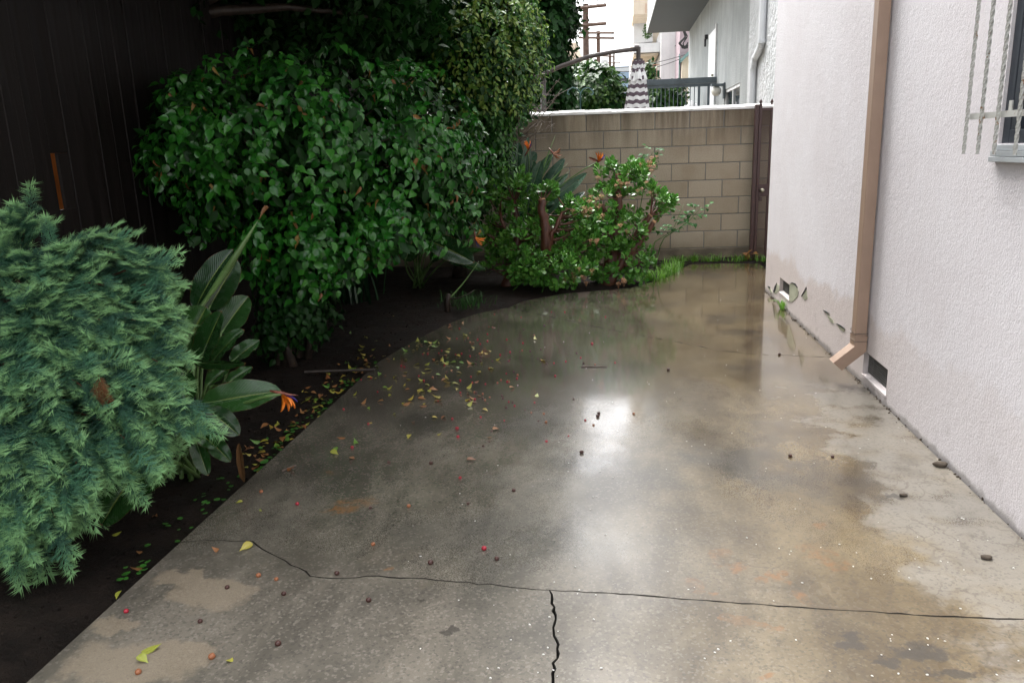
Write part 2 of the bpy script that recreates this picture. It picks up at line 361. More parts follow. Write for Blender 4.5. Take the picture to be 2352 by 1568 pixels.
M = dict(
    concrete=concrete(), soil=soilmat(), wood=woodmat(), block=blockmat(),
    subbase=simple('crack_filler', (.020, .017, .013), .9),
    ground=simple('far_ground', (.16, .14, .11), .9, bump=.4),
    mortar=simple('mortar', (.19, .185, .17), .9, bump=.4), footing=simple('footing_concrete', (.16, .13, .09), .75, var=.45, scale=3, bump=.5),
    cap=simple('white_cap_paint', (.86, .85, .83), .7, bump=.4, bscale=30),
    pink=stucco('pink_stucco', (.71, .675, .695), (.76, .735, .76), scale=95, strength=.34, lowband=True),
    grey_st=stucco('grey_stucco', (.33, .35, .35), (.42, .44, .44), scale=26, strength=.9),
    rough_st=stucco('rough_white_stucco', (.62, .64, .65), (.70, .71, .72), scale=9, strength=1., streaks=False, dist=.08),
    white_st=stucco('white_stucco', (.70, .70, .70), (.78, .78, .78), scale=20), cream=stucco('cream_stucco', (.68, .58, .45), (.74, .64, .52), scale=20),
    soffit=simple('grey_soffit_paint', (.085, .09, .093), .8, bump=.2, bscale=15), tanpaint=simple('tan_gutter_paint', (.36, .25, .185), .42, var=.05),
    whitemetal=simple('white_downspout_paint', (.76, .78, .80), .4, var=.04), greypaint=simple('grey_rail_paint', (.105, .13, .15), .5, var=.15),
    frame=simple('dark_window_frame', (.035, .042, .055), .4), sill=simple('aluminium_sill', (.50, .53, .55), .4), glass=glass('window_glass'), whiteframe=simple('white_window_frame', (.75, .76, .77), .45),
    bars=rustpaint('rusty_cream_paint', (.50, .50, .47), (.24, .12, .04), .58), gate=rustpaint('brown_gate_paint', (.050, .022, .020), (.11, .045, .025), .60, .4),
    brass=simple('worn_metal_knob', (.45, .42, .33), .3, metal=1.), black=simple('black_metal', (.02, .02, .022), .45), umbpole=simple('bronze_umbrella_tube', (.10, .085, .08), .4, metal=.3),
    screen=simple('vent_screen', (.16, .155, .145), .7), dark=simple('dark_interior', (.012, .012, .012), .9), spall=simple('spalled_render', (.36, .37, .27), .9, var=.2, bump=.5),
    trunk=barkmat('dark_bark', (.020, .014, .010), (.055, .040, .030)), jadebark=barkmat('red_brown_bark', (.060, .020, .012), (.15, .060, .035), .4), cut=simple('cut_wood', (.42, .24, .12), .7),
    twig=barkmat('grey_twig', (.09, .065, .05), (.20, .16, .13)), ficus=leafmat('fig_leaf', [(.010, .085, .008), (.022, .150, .014), (.050, .215, .024), (.016, .110, .012)], .34, .18, spec=.25, coat=.6),
    ficusdry=leafmat('curled_dry_leaf', [(.30, .17, .045), (.22, .09, .03), (.38, .26, .07)], .5, .2, coat=0),
    hedge=leafmat('hedge_leaf', [(.022, .115, .016), (.050, .170, .024), (.085, .220, .034), (.030, .13, .022)], .3, .2, spec=.35, coat=.2),
    hedge_lit=leafmat('lit_hedge_leaf', [(.13, .28, .035), (.20, .35, .05), (.27, .36, .07), (.08, .22, .03)], .35, .25, coat=.2),  # paler copy of the hedge leaf, sky light put into its colour
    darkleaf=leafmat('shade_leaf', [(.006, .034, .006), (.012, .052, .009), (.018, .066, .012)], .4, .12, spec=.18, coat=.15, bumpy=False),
    farleaf=leafmat('neighbour_leaf', [(.020, .060, .014), (.045, .12, .022), (.10, .20, .035), (.026, .075, .02)], .35, .2, coat=.15, bumpy=False),
    jade=leafmat('jade_leaf', [(.07, .25, .034), (.12, .33, .05), (.18, .38, .07), (.085, .29, .05)], .25, .10, spec=.45, coat=.5),
    jadeflower=leafmat('dried_flower', [(.24, .12, .055), (.32, .17, .08), (.17, .085, .04)], .8, .1, coat=0, bumpy=False),
    juniper=leafmat('juniper_scale', [(.050, .170, .100), (.080, .230, .130), (.115, .300, .145)], .4, .1, spec=.35, coat=.15, uvtip=(.33, .62, .25), bumpy=False),
    deadjuniper=leafmat('dead_juniper', [(.30, .14, .06), (.24, .10, .04)], .8, .1, coat=0, bumpy=False),
    strel=paddle('paddle_leaf', (.012, .050, .014), (.030, .105, .022)), strel2=paddle('bluish_paddle_leaf', (.022, .060, .036), (.036, .095, .050), rib=(.16, .22, .12), rough=.3),
    stem=simple('green_stem', (.11, .20, .06), .3, var=.3), bract=simple('red_green_bract', (.22, .075, .05), .35, var=.5, scale=25), orange=simple('orange_petal', (.80, .22, .015), .4, var=.2), bluep=simple('blue_petal', (.05, .04, .30), .4),
    oldpetal=simple('withered_petal', (.32, .12, .05), .7, var=.3),
    strap=leafmat('strap_leaf', [(.008, .035, .012), (.014, .05, .016)], .3, .1, bumpy=False), grass=leafmat('grass_blade', [(.10, .28, .02), (.17, .36, .04), (.07, .2, .02)], .4, .25, coat=.1, bumpy=False),
    clover=leafmat('clover_leaf', [(.03, .14, .015), (.06, .22, .03)], .4, .2, coat=.1), rose=leafmat('rose_leaf', [(.030, .105, .025), (.055, .15, .035)], .45, .2, spec=.25, coat=0),
    litter_y=leafmat('fallen_yellow_leaf', [(.40, .36, .045), (.30, .34, .05), (.48, .33, .05)], .35, .1, coat=.3), litter_g=leafmat('fallen_green_leaf', [(.10, .24, .03), (.18, .30, .04)], .35, .1, coat=.3), litter_b=leafmat('fallen_brown_leaf', [(.26, .10, .03), (.36, .18, .06), (.16, .06, .025)], .5, .1, coat=.2),
    deadleaf=leafmat('withered_blade', [(.14, .075, .03), (.18, .10, .05)], .7, .1, spec=.2, coat=0),
    berry_r=simple('red_berry', (.36, .018, .035), .25, var=.2), berry_b=simple('brown_berry', (.060, .022, .016), .35, var=.3), berry_t=simple('tan_berry', (.30, .11, .045), .4, var=.2),
    fleck=simple('paint_fleck', (.75, .74, .70), .8), debris=simple('dirt_clump', (.075, .058, .042), .9, bump=.6), orangewall=simple('orange_wall_paint', (.72, .20, .025), .7),
    pole=barkmat('pole_wood', (.07, .045, .035), (.14, .09, .07), .85), wire=simple('black_wire', (.03, .03, .03), .6), bluebld=simple('blue_glass_cladding', (.24, .34, .46), .4), stripe_d=simple('plum_canvas', (.115, .085, .105), .8), stripe_w=simple('white_canvas', (.78, .78, .78), .8),
    pinkside=simple('mauve_siding', (.42, .33, .36), .8), tealtrim=simple('teal_trim', (.20, .33, .32), .6), globe=simple('milky_globe', (.62, .60, .54), .3), greencloth=simple('green_screen_cloth', (.03, .12, .06), .8), salmon=simple('salmon_rail', (.55, .30, .20), .6), teal=simple('teal_scroll_iron', (.10, .20, .20), .5),
)
XW = float(G(1757, 665)[0])         # face of the pink house wall
XL = float(G(560, 1110)[0])         # edge of the concrete towards the bed

# ================================================================== SETTING
def sheet(name, x0, x1, y0, y1, z, mat):
    return struct(obj(name, [(x0, y0, z), (x1, y0, z), (x1, y1, z), (x0, y1, z)], [(0, 1, 2, 3)], mat))
sheet('ground', -400, 400, -60, 900, -.16, M['ground'])

# --- driveway: slabs split by the joints and cracks of the photo
def jag(pts, amp=.006, step=.035):
    out = []
    for a, b in zip(pts[:-1], pts[1:]):
        a = np.array(a[:2]); b = np.array(b[:2]); n = max(1, int(np.linalg.norm(b-a)/step)); d = b-a; pr = nrm(np.array([-d[1], d[0]]))
        for i in range(n):
            q = a+d*i/n
            if i: q = q+pr*random.uniform(-amp, amp)
            out.append(q)
    out.append(np.array(pts[-1][:2])); return out
gp = lambda *L: [G(x, y)[:2] for x, y in L]
near = jag([(XL, float(G(400, 1243)[1]))]+gp((470, 1239), (580, 1242), (618, 1268), (655, 1287), (703, 1311), (712, 1322), (790, 1327), (870, 1321), (1000, 1331), (1150, 1344), (1262, 1354)), .006)
near_r = jag([near[-1]]+gp((1400, 1361), (1480, 1366), (1650, 1380), (1900, 1398), (2130, 1412), (2352, 1421)), .003)
near_r.append(np.array([XW-.006, near_r[-1][1]+.0]))
vert = jag([near[-1]]+gp((1268, 1385), (1277, 1420), (1270, 1440), (1281, 1500), (1268, 1545), (1270, 1568)), .007, .02)
vert += jag([vert[-1], (vert[-1][0]+.02, 1.2), (vert[-1][0]-.04, .4), (vert[-1][0], -1.5)], .008)[1:]
far = jag(gp((1163, 706), (1240, 722), (1400, 757), (1550, 784), (1650, 804), (1730, 813), (1910, 820))+[(XW-.006, float(G(1915, 820)[1]))], .005)
YB0 = -1.5
ledge = [np.array(p) for p in gp((560, 1110), (760, 930), (870, 830), (950, 782), (1030, 742), (1090, 721))]
fedge = [np.array(p) for p in gp((1200, 690), (1290, 674), (1450, 660), (1500, 646), (1540, 632), (1562, 616), (1585, 606), (1650, 604), (1727, 604))]
drive = empty('driveway'); struct(drive)
def slab(poly, z, inset=.0025, cracked=True):
    P = [np.array(p) for p in poly]; n = len(P); A = sum(P[i][0]*P[(i+1) % n][1]-P[(i+1) % n][0]*P[i][1] for i in range(n))
    if A < 0: P = P[::-1]
    Q = []; R = []
    for i in range(n):
        d0 = nrm(P[i]-P[i-1]); d1 = nrm(P[(i+1) % n]-P[i]); nn = nrm(np.array([-d0[1]-d1[1], d0[0]+d1[0]])); k = inset*random.choice((.25, .5, .8, 1.1, 1.5)); Q.append(P[i]+nn*k); R.append(P[i]+nn*(k+.002))
    V = [(q[0], q[1], z) for q in R]+[(q[0], q[1], z-.003) for q in Q]+[(q[0], q[1], -.13) for q in Q]
    F = [tuple(range(n))]
    for i in range(n):
        j = (i+1) % n; F += [(n+i, n+j, j, i), (2*n+i, 2*n+j, n+j, n+i)]
    o = obj('concrete_slab', V, F, M['concrete'], drive); o.data.materials.append(M['subbase'])
    for p in o.data.polygons[1:]: p.material_index = 1 if p.index % 2 == 0 else 0
    for p in o.data.polygons[1:]:
        if p.index % 2 == 1 and cracked: p.material_index = 1
    return o
slab([(XL, YB0)]+near[:1]+near[1:]+vert[1:], .0)                                 # near, bed side
slab([p for p in near_r]+[(XW-.006, YB0)]+vert[::-1][:-1], .0, .0032)               # near, house side
slab(near[:-1]+near_r+far[::-1]+[p for p in ledge[::-1]], -.001, .0018)                 # middle
slab(far+[(XW-.006, 7.66), (XW+.25, 7.67), (XW+.25, float(fedge[-1][1]))]+fedge[::-1], -.003, .010)
b = MB(); b.box((XL+.02, YB0, -.15), (XW-.02, 6.2, -.045)); b.box((-.4, 6.2, -.15), (XW-.02, 7.7, -.045)); b.build('sub_base', M['subbase'], drive)

# --- soil bed (uneven sheet that rises a little from the concrete edge)
from mathutils import noise as mn
nx, ny = 70, 160; xs = np.linspace(-3.6, 2.2, nx); ys = np.linspace(-1.5, 9.75, ny); V = []
edge_pts = np.array([[XL, -2], [XL, 4.9]]+[list(p) for p in ledge[3:]]+[list(p) for p in far[:1]]+[list(p) for p in fedge]+[[2.3, 9.4]])
def edge_x(y):  # x of the concrete edge at depth y (left of it is soil)
    return np.interp(y, edge_pts[:, 1], edge_pts[:, 0])
for y in ys:
    for x in xs:
        d = edge_x(y)-x
        z = -.045+.055*min(1, max(0, (d-.05)/.5))+.03*mn.noise(Vector((x*2.3, y*2.3, 0)))+.012*mn.noise(Vector((x*9, y*9, 3)))
        if d < .03: z = -.075-.05*min(1, max(0, -d/.1))
        V.append((x, y, z))
F = np.array([(j*nx+i, j*nx+i+1, (j+1)*nx+i+1, (j+1)*nx+i) for j in range(ny-1) for i in range(nx-1)])
soilV = np.array(V).reshape(ny, nx, 3)
struct(obj('soil_bed', V, F, M['soil'], smooth=True))
def soil_z(x, y):
    i = int(np.clip((x-xs[0])/(xs[1]-xs[0]), 0, nx-1)); j = int(np.clip((y-ys[0])/(ys[1]-ys[0]), 0, ny-1)); return float(soilV[j, i, 2])

# ================================================================== PINK HOUSE
def wall_with_holes(xf, y0, y1, z0, z1, holes, depth, mat, parent, name='wall', back=True):
    """face at x=xf looking -X; holes = (ya,yb,za,zb)"""
    ysn = sorted({y0, y1, *[h[0] for h in holes], *[h[1] for h in holes]}); zsn = sorted({z0, z1, *[h[2] for h in holes], *[h[3] for h in holes]})
    b = MB()
    for ya, yb in zip(ysn[:-1], ysn[1:]):
        for za, zb in zip(zsn[:-1], zsn[1:]):
            cy_, cz_ = (ya+yb)/2, (za+zb)/2
            if any(h[0] < cy_ < h[1] and h[2] < cz_ < h[3] for h in holes): continue
            b.add([(xf, ya, za), (xf, ya, zb), (xf, yb, zb), (xf, yb, za)], [(0, 1, 2, 3)])
    for (ya, yb, za, zb) in holes:
        x1 = xf+depth
        b.add([(xf, ya, za), (x1, ya, za), (x1, ya, zb), (xf, ya, zb)], [(0, 1, 2, 3)]); b.add([(xf, yb, za), (xf, yb, zb), (x1, yb, zb), (x1, yb, za)], [(0, 1, 2, 3)])
        b.add([(xf, ya, za), (xf, yb, za), (x1, yb, za), (x1, ya, za)], [(0, 1, 2, 3)]); b.add([(xf, ya, zb), (x1, ya, zb), (x1, yb, zb), (xf, yb, zb)], [(0, 1, 2, 3)])
    return b.build(name, mat, parent)
YC = float(G(1757, 665)[1])         # far corner of the house
def yz(x, y, X=XW): p = onX(x, y, X); return float(p[1]), float(p[2])
house = empty('stucco_house', 'pale pink stucco house with a peeling base beside the driveway', 'house', loc=(XW, YC, 0))
v1 = [yz(*p) for p in ((1792, 634), (1812, 656), (1813, 686), (1793, 674))]; v2 = [yz(*p) for p in ((1989, 813), (2033, 855), (2031, 893), (1987, 855))]
def bb(q): return (min(a[0] for a in q), max(a[0] for a in q), .5*(q[2][1]+q[3][1]), .5*(q[0][1]+q[1][1]))
h1, h2 = bb(v1), bb(v2); h2 = (h2[0]-.03, h2[1]+.035, h2[2]-.022, h2[3]+.02)
wt, wb = yz(2330, 0), yz(2292, 330); wy1 = wb[0]; wz0 = wb[1]
hw = (wy1-1.15, wy1, wz0, wz0+1.25)
wall_with_holes(XW, -2.2, YC, -.13, 6.0, [h1, h2, hw], .08, M['pink'], house)
b = MB(); b.add([(XW, YC, -.13), (XW, YC, 6), (XW+6, YC, 6), (XW+6, YC, -.13)], [(0, 1, 2, 3)]); b.build('end_wall', M['pink'], house); b = MB(); b.add([(XW, -2.2, -.13), (XW+6, -2.2, -.13), (XW+6, -2.2, 6), (XW, -2.2, 6)], [(0, 1, 2, 3)])
b.build('end_wall', M['pink'], house)
b = MB(); b.box((XW-.45, -2.6, 6.0), (XW+6.4, YC+.45, 6.14)); b.build('roof_eave', M['white_st'], house)
for hh in (h1, h2):
    v = MB(); ya, yb, za, zb = hh; xs_ = XW+.03
    n = max(4, int((yb-ya)/.012))
    for i in range(n+1):
        y = ya+(yb-ya)*i/n; v.box((xs_, y-.0012, za), (xs_+.0024, y+.0012, zb))
    n = max(4, int((zb-za)/.012))
    for i in range(n+1):
        z = za+(zb-za)*i/n; v.box((xs_-.0024, ya, z-.0012), (xs_, yb, z+.0012))
    o = v.build('vent_screen', M['screen'], house); stuff(o)
    b = MB(); b.box((XW+.06, ya-.02, za-.02), (XW+.12, yb+.02, zb+.02)); b.build('vent_back', M['dark'], house)
    b = MB(); b.add([(XW-.004, ya-.01, za-.016), (XW-.004, yb+.01, za-.016), (XW+.028, yb+.0, za+.010), (XW+.028, ya-.0, za+.010), (XW-.004, ya-.01, za-.001), (XW-.004, yb+.01, za-.001)],
                    [(0, 1, 5, 4), (4, 5, 2, 3)]); b.build('vent_sill', M['pink'], house)
# window of the house: dark frame, pane, sill
win = MB(); ya, yb, za, zb = hw; x0 = XW+.012
for (a, c) in (((yb-.055, za), (yb, zb)), ((ya, za), (ya+.055, zb)), ((ya+.055, za), (yb-.055, za+.05)), ((ya+.055, zb-.05), (yb-.055, zb)), ((yb-.105, za+.05), (yb-.062, zb-.05))):
    win.box((x0, a[0], a[1]), (x0+.05 if a[0] != yb-.105 else x0+.07, c[0], c[1]))
wo_ = win.build('window', M['frame'], house, bevel=.003)
b = MB(); b.box((x0+.045, ya+.05, za+.045), (x0+.052, yb-.05, zb-.045)); b.build('pane', M['glass'], wo_)
b = MB(); b.box((XW-.022, ya-.02, za-.045), (XW+.03, yb+.006, za-.026)); b.box((XW-.012, ya-.02, za-.024), (XW+.03, yb+.004, za-.004)); b.box((XW-.026, ya-.02, za-.066), (XW+.0, yb+.008, za-.047)); b.build('window_sill', M['sill'], wo_, bevel=.002)
# spalled patches of render near the base (thin broken skins standing proud) and their lifted lips
def patch(pts, mat, name, x=.003, thick=.003):
    q = [yz(*p) for p in pts]; n = len(q)
    V = [(XW-x, a, c) for a, c in q]+[(XW+.0, a, c) for a, c in q]
    return obj(name, V, [tuple(range(n))]+[(i, n+i, n+(i+1) % n, (i+1) % n) for i in range(n)], mat, house)
c6 = lambda x, y: (1722.5+.2197*x, 574.2+.2197*y)   # (crop 8 of the study views)
for pts in ([(418, 360), (438, 342), (470, 355), (492, 385), (510, 430), (505, 480), (470, 520), (440, 545), (412, 535), (414, 460)], [(278, 350), (312, 375), (310, 420), (272, 460), (250, 440)],
            [(590, 400), (600, 470), (605, 500), (575, 525), (552, 490)], [(800, 650), (830, 690), (870, 730), (880, 765), (850, 755), (825, 715)], [(915, 770), (960, 795), (998, 830), (985, 855), (940, 825)], [(185, 380), (215, 400), (240, 450), (215, 440)]):
    patch([c6(*p) for p in pts], M['spall'], 'spalled_patch')
for pts in ([(247, 440), (262, 385), (284, 345), (275, 395), (262, 440)], [(541, 485), (570, 430), (592, 388), (594, 410), (565, 450)], [(905, 765), (950, 785), (1000, 825), (960, 802)], [(770, 625), (800, 640), (838, 665), (800, 655)], [(190, 375), (212, 385), (214, 400), (200, 395)], [(425, 350), (445, 338), (475, 350), (500, 390), (470, 360), (445, 346)]):
    patch([c6(*p) for p in pts], M['dark'], 'lifted_render_edge', .006)

# --- tan downspout on the house
ds = empty('downspout', 'square tan metal downspout with kick out elbow on the pink wall', 'downspout', loc=(XW, float(G(1968, 870)[1]), 0))
dt = yz(2020, 0); db = yz(1973, 780); dw, dd_ = .085, .062
yd = float(onX(1973, 780, XW-.04)[1]); ytop = float(onX(2024, 0, XW-.04)[1])
zb_ = float(onX(1973, 780, XW-.04)[2])
def prism(path, w, d, xdirs):  # rectangular tube along a path; w along Y, d along local x-direction
    V = []; F = []
    for p, xd in zip(path, xdirs):
        for (a, c) in ((-1, -1), (1, -1), (1, 1), (-1, 1)): V.append(np.asarray(p)+V3(0, a*w/2, 0)+np.asarray(xd)*c*d/2)
    for i in range(len(path)-1):
        for k in range(4): F.append((i*4+k, i*4+(k+1) % 4, (i+1)*4+(k+1) % 4, (i+1)*4+k))
    return V, F
xc = XW-.012-dd_/2
b = MB(); b.add(*prism([(xc, ytop, 5.9), (xc, yd, zb_)], dw, dd_, [(1, 0, 0)]*2)); b.build('pipe', M['tanpaint'], ds, bevel=.006)
out = onX(1930, 853, XW-.20); eo = V3(xc-.118, yd+.0, zb_-.150)
k1 = V3(xc, yd, zb_-.045)
el = MB(); el.add(*prism([V3(xc, yd, zb_+.02), k1, eo], dw+.006, dd_+.006, [(1, 0, 0), nrm((1, 0, -.45))*1.06, nrm((.74, 0, -.67))])); eb = el.build('elbow', M['tanpaint'], ds)
b = MB(); b.add(*prism([V3(xc, yd, zb_+.03), V3(xc, yd, zb_+.021)], dw+.010, dd_+.010, [(1, 0, 0)]*2)); b.build('elbow_collar', M['tanpaint'], ds)
w_ = MB(); zz = zb_+.05; x_ = dd_/2+.004; y_ = dw/2+.004
w_.tube([(XW, yd+y_+.10, zz+.04), (xc-x_, yd+y_, zz), (xc-x_, yd-y_, zz-.006), (xc+x_, yd-y_, zz-.004)], .0022, 5); w_.tube([(xc-x_, yd+y_, zz-.045), (xc-x_, yd-y_, zz-.05), (xc+x_, yd-y_, zz-.05)], .002, 5); w_.build('tie_wire', M['twig'], ds)

# --- window guard with twisted bars
XG = XW-.085
wg = empty('window_guard', 'rusty cream iron window guard with twisted bars on the pink wall', 'window guard', loc=(XG, wy1, wz0))
barpx = [((2213, 353), (2251, 0)), ((2245, 353), (2285, 0)), ((2282, 356), (2326, 0)), ((2330, 359), (2378, 0))]
bys = [float(onX(*p[0], XG)[1]) for p in barpx]; zb0 = float(np.mean([onX(*p[0], XG)[2] for p in barpx])); step = (bys[0]-bys[3])/3
bys += [bys[3]-step*i for i in range(1, 6)]
def twisted(y, z0, z1, s=.0053, turns=26):
    n = 150; V = []; F = []
    for i in range(n+1):
        z = z0+(z1-z0)*i/n; a = 2*math.pi*turns*i/n/2
        for k in range(4): V.append((XG+s*1.41*math.cos(a+k*math.pi/2), y+s*1.41*math.sin(a+k*math.pi/2), z))
    for i in range(n):
        for k in range(4): F.append((i*4+k, i*4+(k+1) % 4, i*4+4+(k+1) % 4, i*4+4+k))
    F += [(3, 2, 1, 0), (n*4, n*4+1, n*4+2, n*4+3)]
    return V, F
for y in bys: obj('bar', *twisted(y, zb0, zb0+1.75), M['bars'], wg)
zc = float(onX(2245, 267, XG)[2])
for z in (zc, zc+1.25):
    b = MB(); b.box((XG-.004+.013, bys[-1]-.02, z-.011), (XG+.018, bys[0]+.005, z+.011)); b.build('cross_bar', M['bars'], wg)
    yb_ = float(onX(2265, 267, XG)[1])
    for yq in (yb_, bys[-1]):
        b = MB(); b.box((XG+.018, yq-.012, z-.004), (XW, yq+.012, z+.004)); b.box((XW-.006, yq-.012, z-.004), (XW-.001, yq+.012, z+.05)); b.build('bracket', M['bars'], wg)

# ================================================================== BLOCK WALL at the end of the driveway
AW = .0938; wdx = V3(math.cos(AW), math.sin(AW), 0); wn = V3(-math.sin(AW), math.cos(AW), 0)
wp0 = G(1620, 597); 
def onW(x, y, off=0.):
    d = ray(x, y); q = wp0+wn*off; t = np.dot(q-CAM, wn)/np.dot(d, wn); P = CAM+t*d; return float(np.dot(P-wp0, wdx)), float(P[2])
sR = onW(1742, 300)[0]; zF = onW(1620, 569)[1]; zT = onW(1620, 247)[1]; CO = (zT-.028-zF)/8; BL = CO*2
def WP(s, z, off=0.): return wp0+wdx*s+wn*off+V3(0, 0, z-wp0[2])
def wbox(b, s0, s1, z0, z1, o0, o1):
    P = [WP(s, z, o) for z in (z0, z1) for o in (o0, o1) for s in (s0, s1)]
    return b.add(P, [(0, 2, 3, 1), (4, 5, 7, 6), (0, 1, 5, 4), (1, 3, 7, 5), (3, 2, 6, 7), (2, 0, 4, 6)])
sL = -4.4; sX = sR+3*BL
bw = empty('block_wall', 'tan concrete block wall with white cap across the driveway end', 'wall', loc=tuple(WP(0, 0)))
b = MB(); wbox(b, sL, sX-.004, zF-.003, zT-.03, .006, .17); b.build('mortar_core', M['mortar'], bw)
b = MB(); wbox(b, sL, sX+.03, -.14, zF, -.025, .22); fo = b.build('footing', M['footing'], bw, bevel=.012)
b = MB(); n = 40
for i in range(n):
    s0 = sL+(sX-sL)*i/n; s1 = sL+(sX-sL)*(i+1)/n
    k0 = len(b.V); wbox(b, s0, s1-.001, zT-.032, zT+.016+random.uniform(-.004, .004), -.012+random.uniform(-.003, .003), .19)
    for q in (4, 5): x_, y_, z_ = b.V[k0+q]; b.V[k0+q] = (x_, y_, z_-.022)
    for q in (4, 5): x_, y_, z_ = b.V[k0+q+2]; b.V[k0+q+2] = (x_-wn[0]*.15, y_-wn[1]*.15, z_+.004)
b.build('cap', M['cap'], bw)
j = .011
def blockmesh(L):
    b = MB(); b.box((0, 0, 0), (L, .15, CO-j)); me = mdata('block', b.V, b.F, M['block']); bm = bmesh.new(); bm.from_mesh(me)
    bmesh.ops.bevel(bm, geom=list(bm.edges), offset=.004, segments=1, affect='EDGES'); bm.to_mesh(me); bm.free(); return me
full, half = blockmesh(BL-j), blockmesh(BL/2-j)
RW = Matrix(((wdx[0], wn[0], 0, 0), (wdx[1], wn[1], 0, 0), (0, 0, 1, 0), (0, 0, 0, 1)))
for r in range(8):
    z = zF+r*CO+j/2; s = sX; first = True; k = 0
    while s > sL+BL:
        L = BL/2 if (first and r % 2 == 0) else BL; first = False
        s -= L; inst('block', full if L == BL else half, Matrix.Translation(Vector(WP(s+j/2, z, random.uniform(-.002, .002))))@RW, bw)

# ================================================================== GATE between wall and house corner
gs0 = sR+.012; gate = empty('metal_gate', 'narrow brown iron gate with expanded mesh between block wall and house', 'gate', loc=tuple(WP(gs0, 0, -.10)))
zg0, zg1 = .02, zT+.005; GO = -.16
sg0 = onW(1736, 600, GO)[0]-.052; sg1 = sg0+.46
def gbox(name, s0, s1, z0, z1, o0=GO-.016, o1=GO+.016, bev=.003):
    b = MB(); wbox(b, s0, s1, z0, z1, o0, o1); return b.build(name, M['gate'], gate, bevel=bev)
gbox('post', sg0-.03, sg0+.012, zg0-.03, zg1, GO-.02, GO+.03)
gbox('stile', sg0+.018, sg0+.05, zg0, zg1); gbox('stile', sg1-.03, sg1, zg0, zg1)
gbox('rail', sg0+.05, sg1-.03, zg0, zg0+.03, GO-.013, GO+.013); gbox('rail', sg0+.05, sg1-.03, zg1-.07, zg1-.04, GO-.013, GO+.013)
gbox('stile', sg0+.147, sg0+.171, zg0+.03, zg1-.07, GO-.012, GO+.012)
for s in (sg0+.034, sg0+.159, sg0+.284):
    b = MB(); c = WP(s, zg1-.01, GO)
    b.tube([c+V3(0, 0, z) for z in (0, .012, .018, .035, .05, .07)], [.012, .014, .008, .018, .012, .001], 8); b.build('finial', M['gate'], gate)
mv = MB(); p = .03; q = .014
def strip(s0, z0, s1, z1, w=.0014):
    a, c = WP(s0, z0, GO+.004), WP(s1, z1, GO+.004); d = nrm(c-a); nn = nrm(np.cross(d, wn))*w
    mv.add([a-nn, a+nn, c+nn, c-nn], [(0, 1, 2, 3)])
zz = zg0+.03
while zz < zg1-.075:
    s = sg0+.05
    while s < sg1-.04:
        strip(s, zz, s+q/2, zz+p/2); strip(s+q/2, zz+p/2, s+q, zz); strip(s, zz+p, s+q/2, zz+p/2); strip(s+q/2, zz+p/2, s+q, zz+p); s += q
    zz += p
stuff(mv.build('expanded_mesh', M['gate'], gate))
zk = onW(1747, 437, GO)[1]
b = MB(); wbox(b, sg0+.045, sg0+.16, zk-.07, zk+.07, GO-.024, GO-.014); lp = b.build('lock_plate', M['gate'], gate, bevel=.002)
b = MB(); c = WP(sg0+.075, zk, GO-.024); b.tube([c+wn*-d for d in (0, .012, .02, .035, .05, .056)], [.024, .024, .012, .027, .024, .004], 14); b.build('knob', M['brass'], lp, smooth=True)
b = MB(); wbox(b, sg0+.052, sg0+.085, zk-.125, zk-.078, GO-.03, GO-.012); b.build('latch', M['gate'], lp, bevel=.002)

# ================================================================== WOODEN FENCE on the left
XF = -3.02
fence = empty('wooden_fence', 'tall dark wet wooden board fence behind the planting bed', 'fence', loc=(XF, 4, 0))
bmeshes = []
for i in range(5):
    b = MB(); w = .138+random.uniform(-.004, .004); b.box((0, 0, 0), (.02, w, 2.62+.02*i)); me = mdata('board', b.V, b.F, M['wood']); bm = bmesh.new(); bm.from_mesh(me)
    bmesh.ops.bevel(bm, geom=list(bm.edges), offset=.004, segments=1, affect='EDGES'); bm.to_mesh(me); bm.free(); bmeshes.append(me)
gapy = float(onX(159, 410, XF)[1]); y = .6; zgap = (float(onX(166, 478, XF)[2]), float(onX(152, 352, XF)[2]))
while y < 9.55:
    if y < gapy < y+.15:       # a narrow broken strip: the gap that shows orange behind
        wgap = .055
        for (z0, z1) in ((-.08, zgap[0]), (zgap[1], 2.64)):
            b = MB(); b.box((XF, y, z0), (XF+.02, y+.14, z1)); b.build('board', M['wood'], fence, bevel=.003)
        b = MB(); b.box((XF, y+wgap, zgap[0]+.0005), (XF+.02, y+.14, zgap[1]-.0005)); b.build('board', M['wood'], fence, bevel=.003)
        y += .15; continue
    me = random.choice(bmeshes)
    inst('board', me, Matrix.Translation((XF+random.uniform(-.005, .005), y, -.08+random.uniform(-.02, .0)))@Matrix.Rotation(random.uniform(-.006, .006), 4, 'X')@Matrix.Rotation(random.uniform(-.05, .05), 4, 'Z'), fence)
    y += random.choice((.136, .138, .139, .140, .141))
for z in (.3, .92, 2.3):
    b = MB(); b.box((XF-.045, .5, z), (XF-.008, 9.6, z+.085)); b.build('rail', M['wood'], fence)
b = MB(); b.box((XF-.01, .5, -.10), (XF+.034, 9.6, .07)); b.build('kick_board', M['wood'], fence, bevel=.004)
ow = MB(); ow.box((-4.1, 2.4, -.15), (-3.95, 6.2, 2.0)); o = ow.build('orange_wall', M['orangewall']); tag(o, 'orange painted wall glimpsed through the gaps of the wooden fence', 'wall')

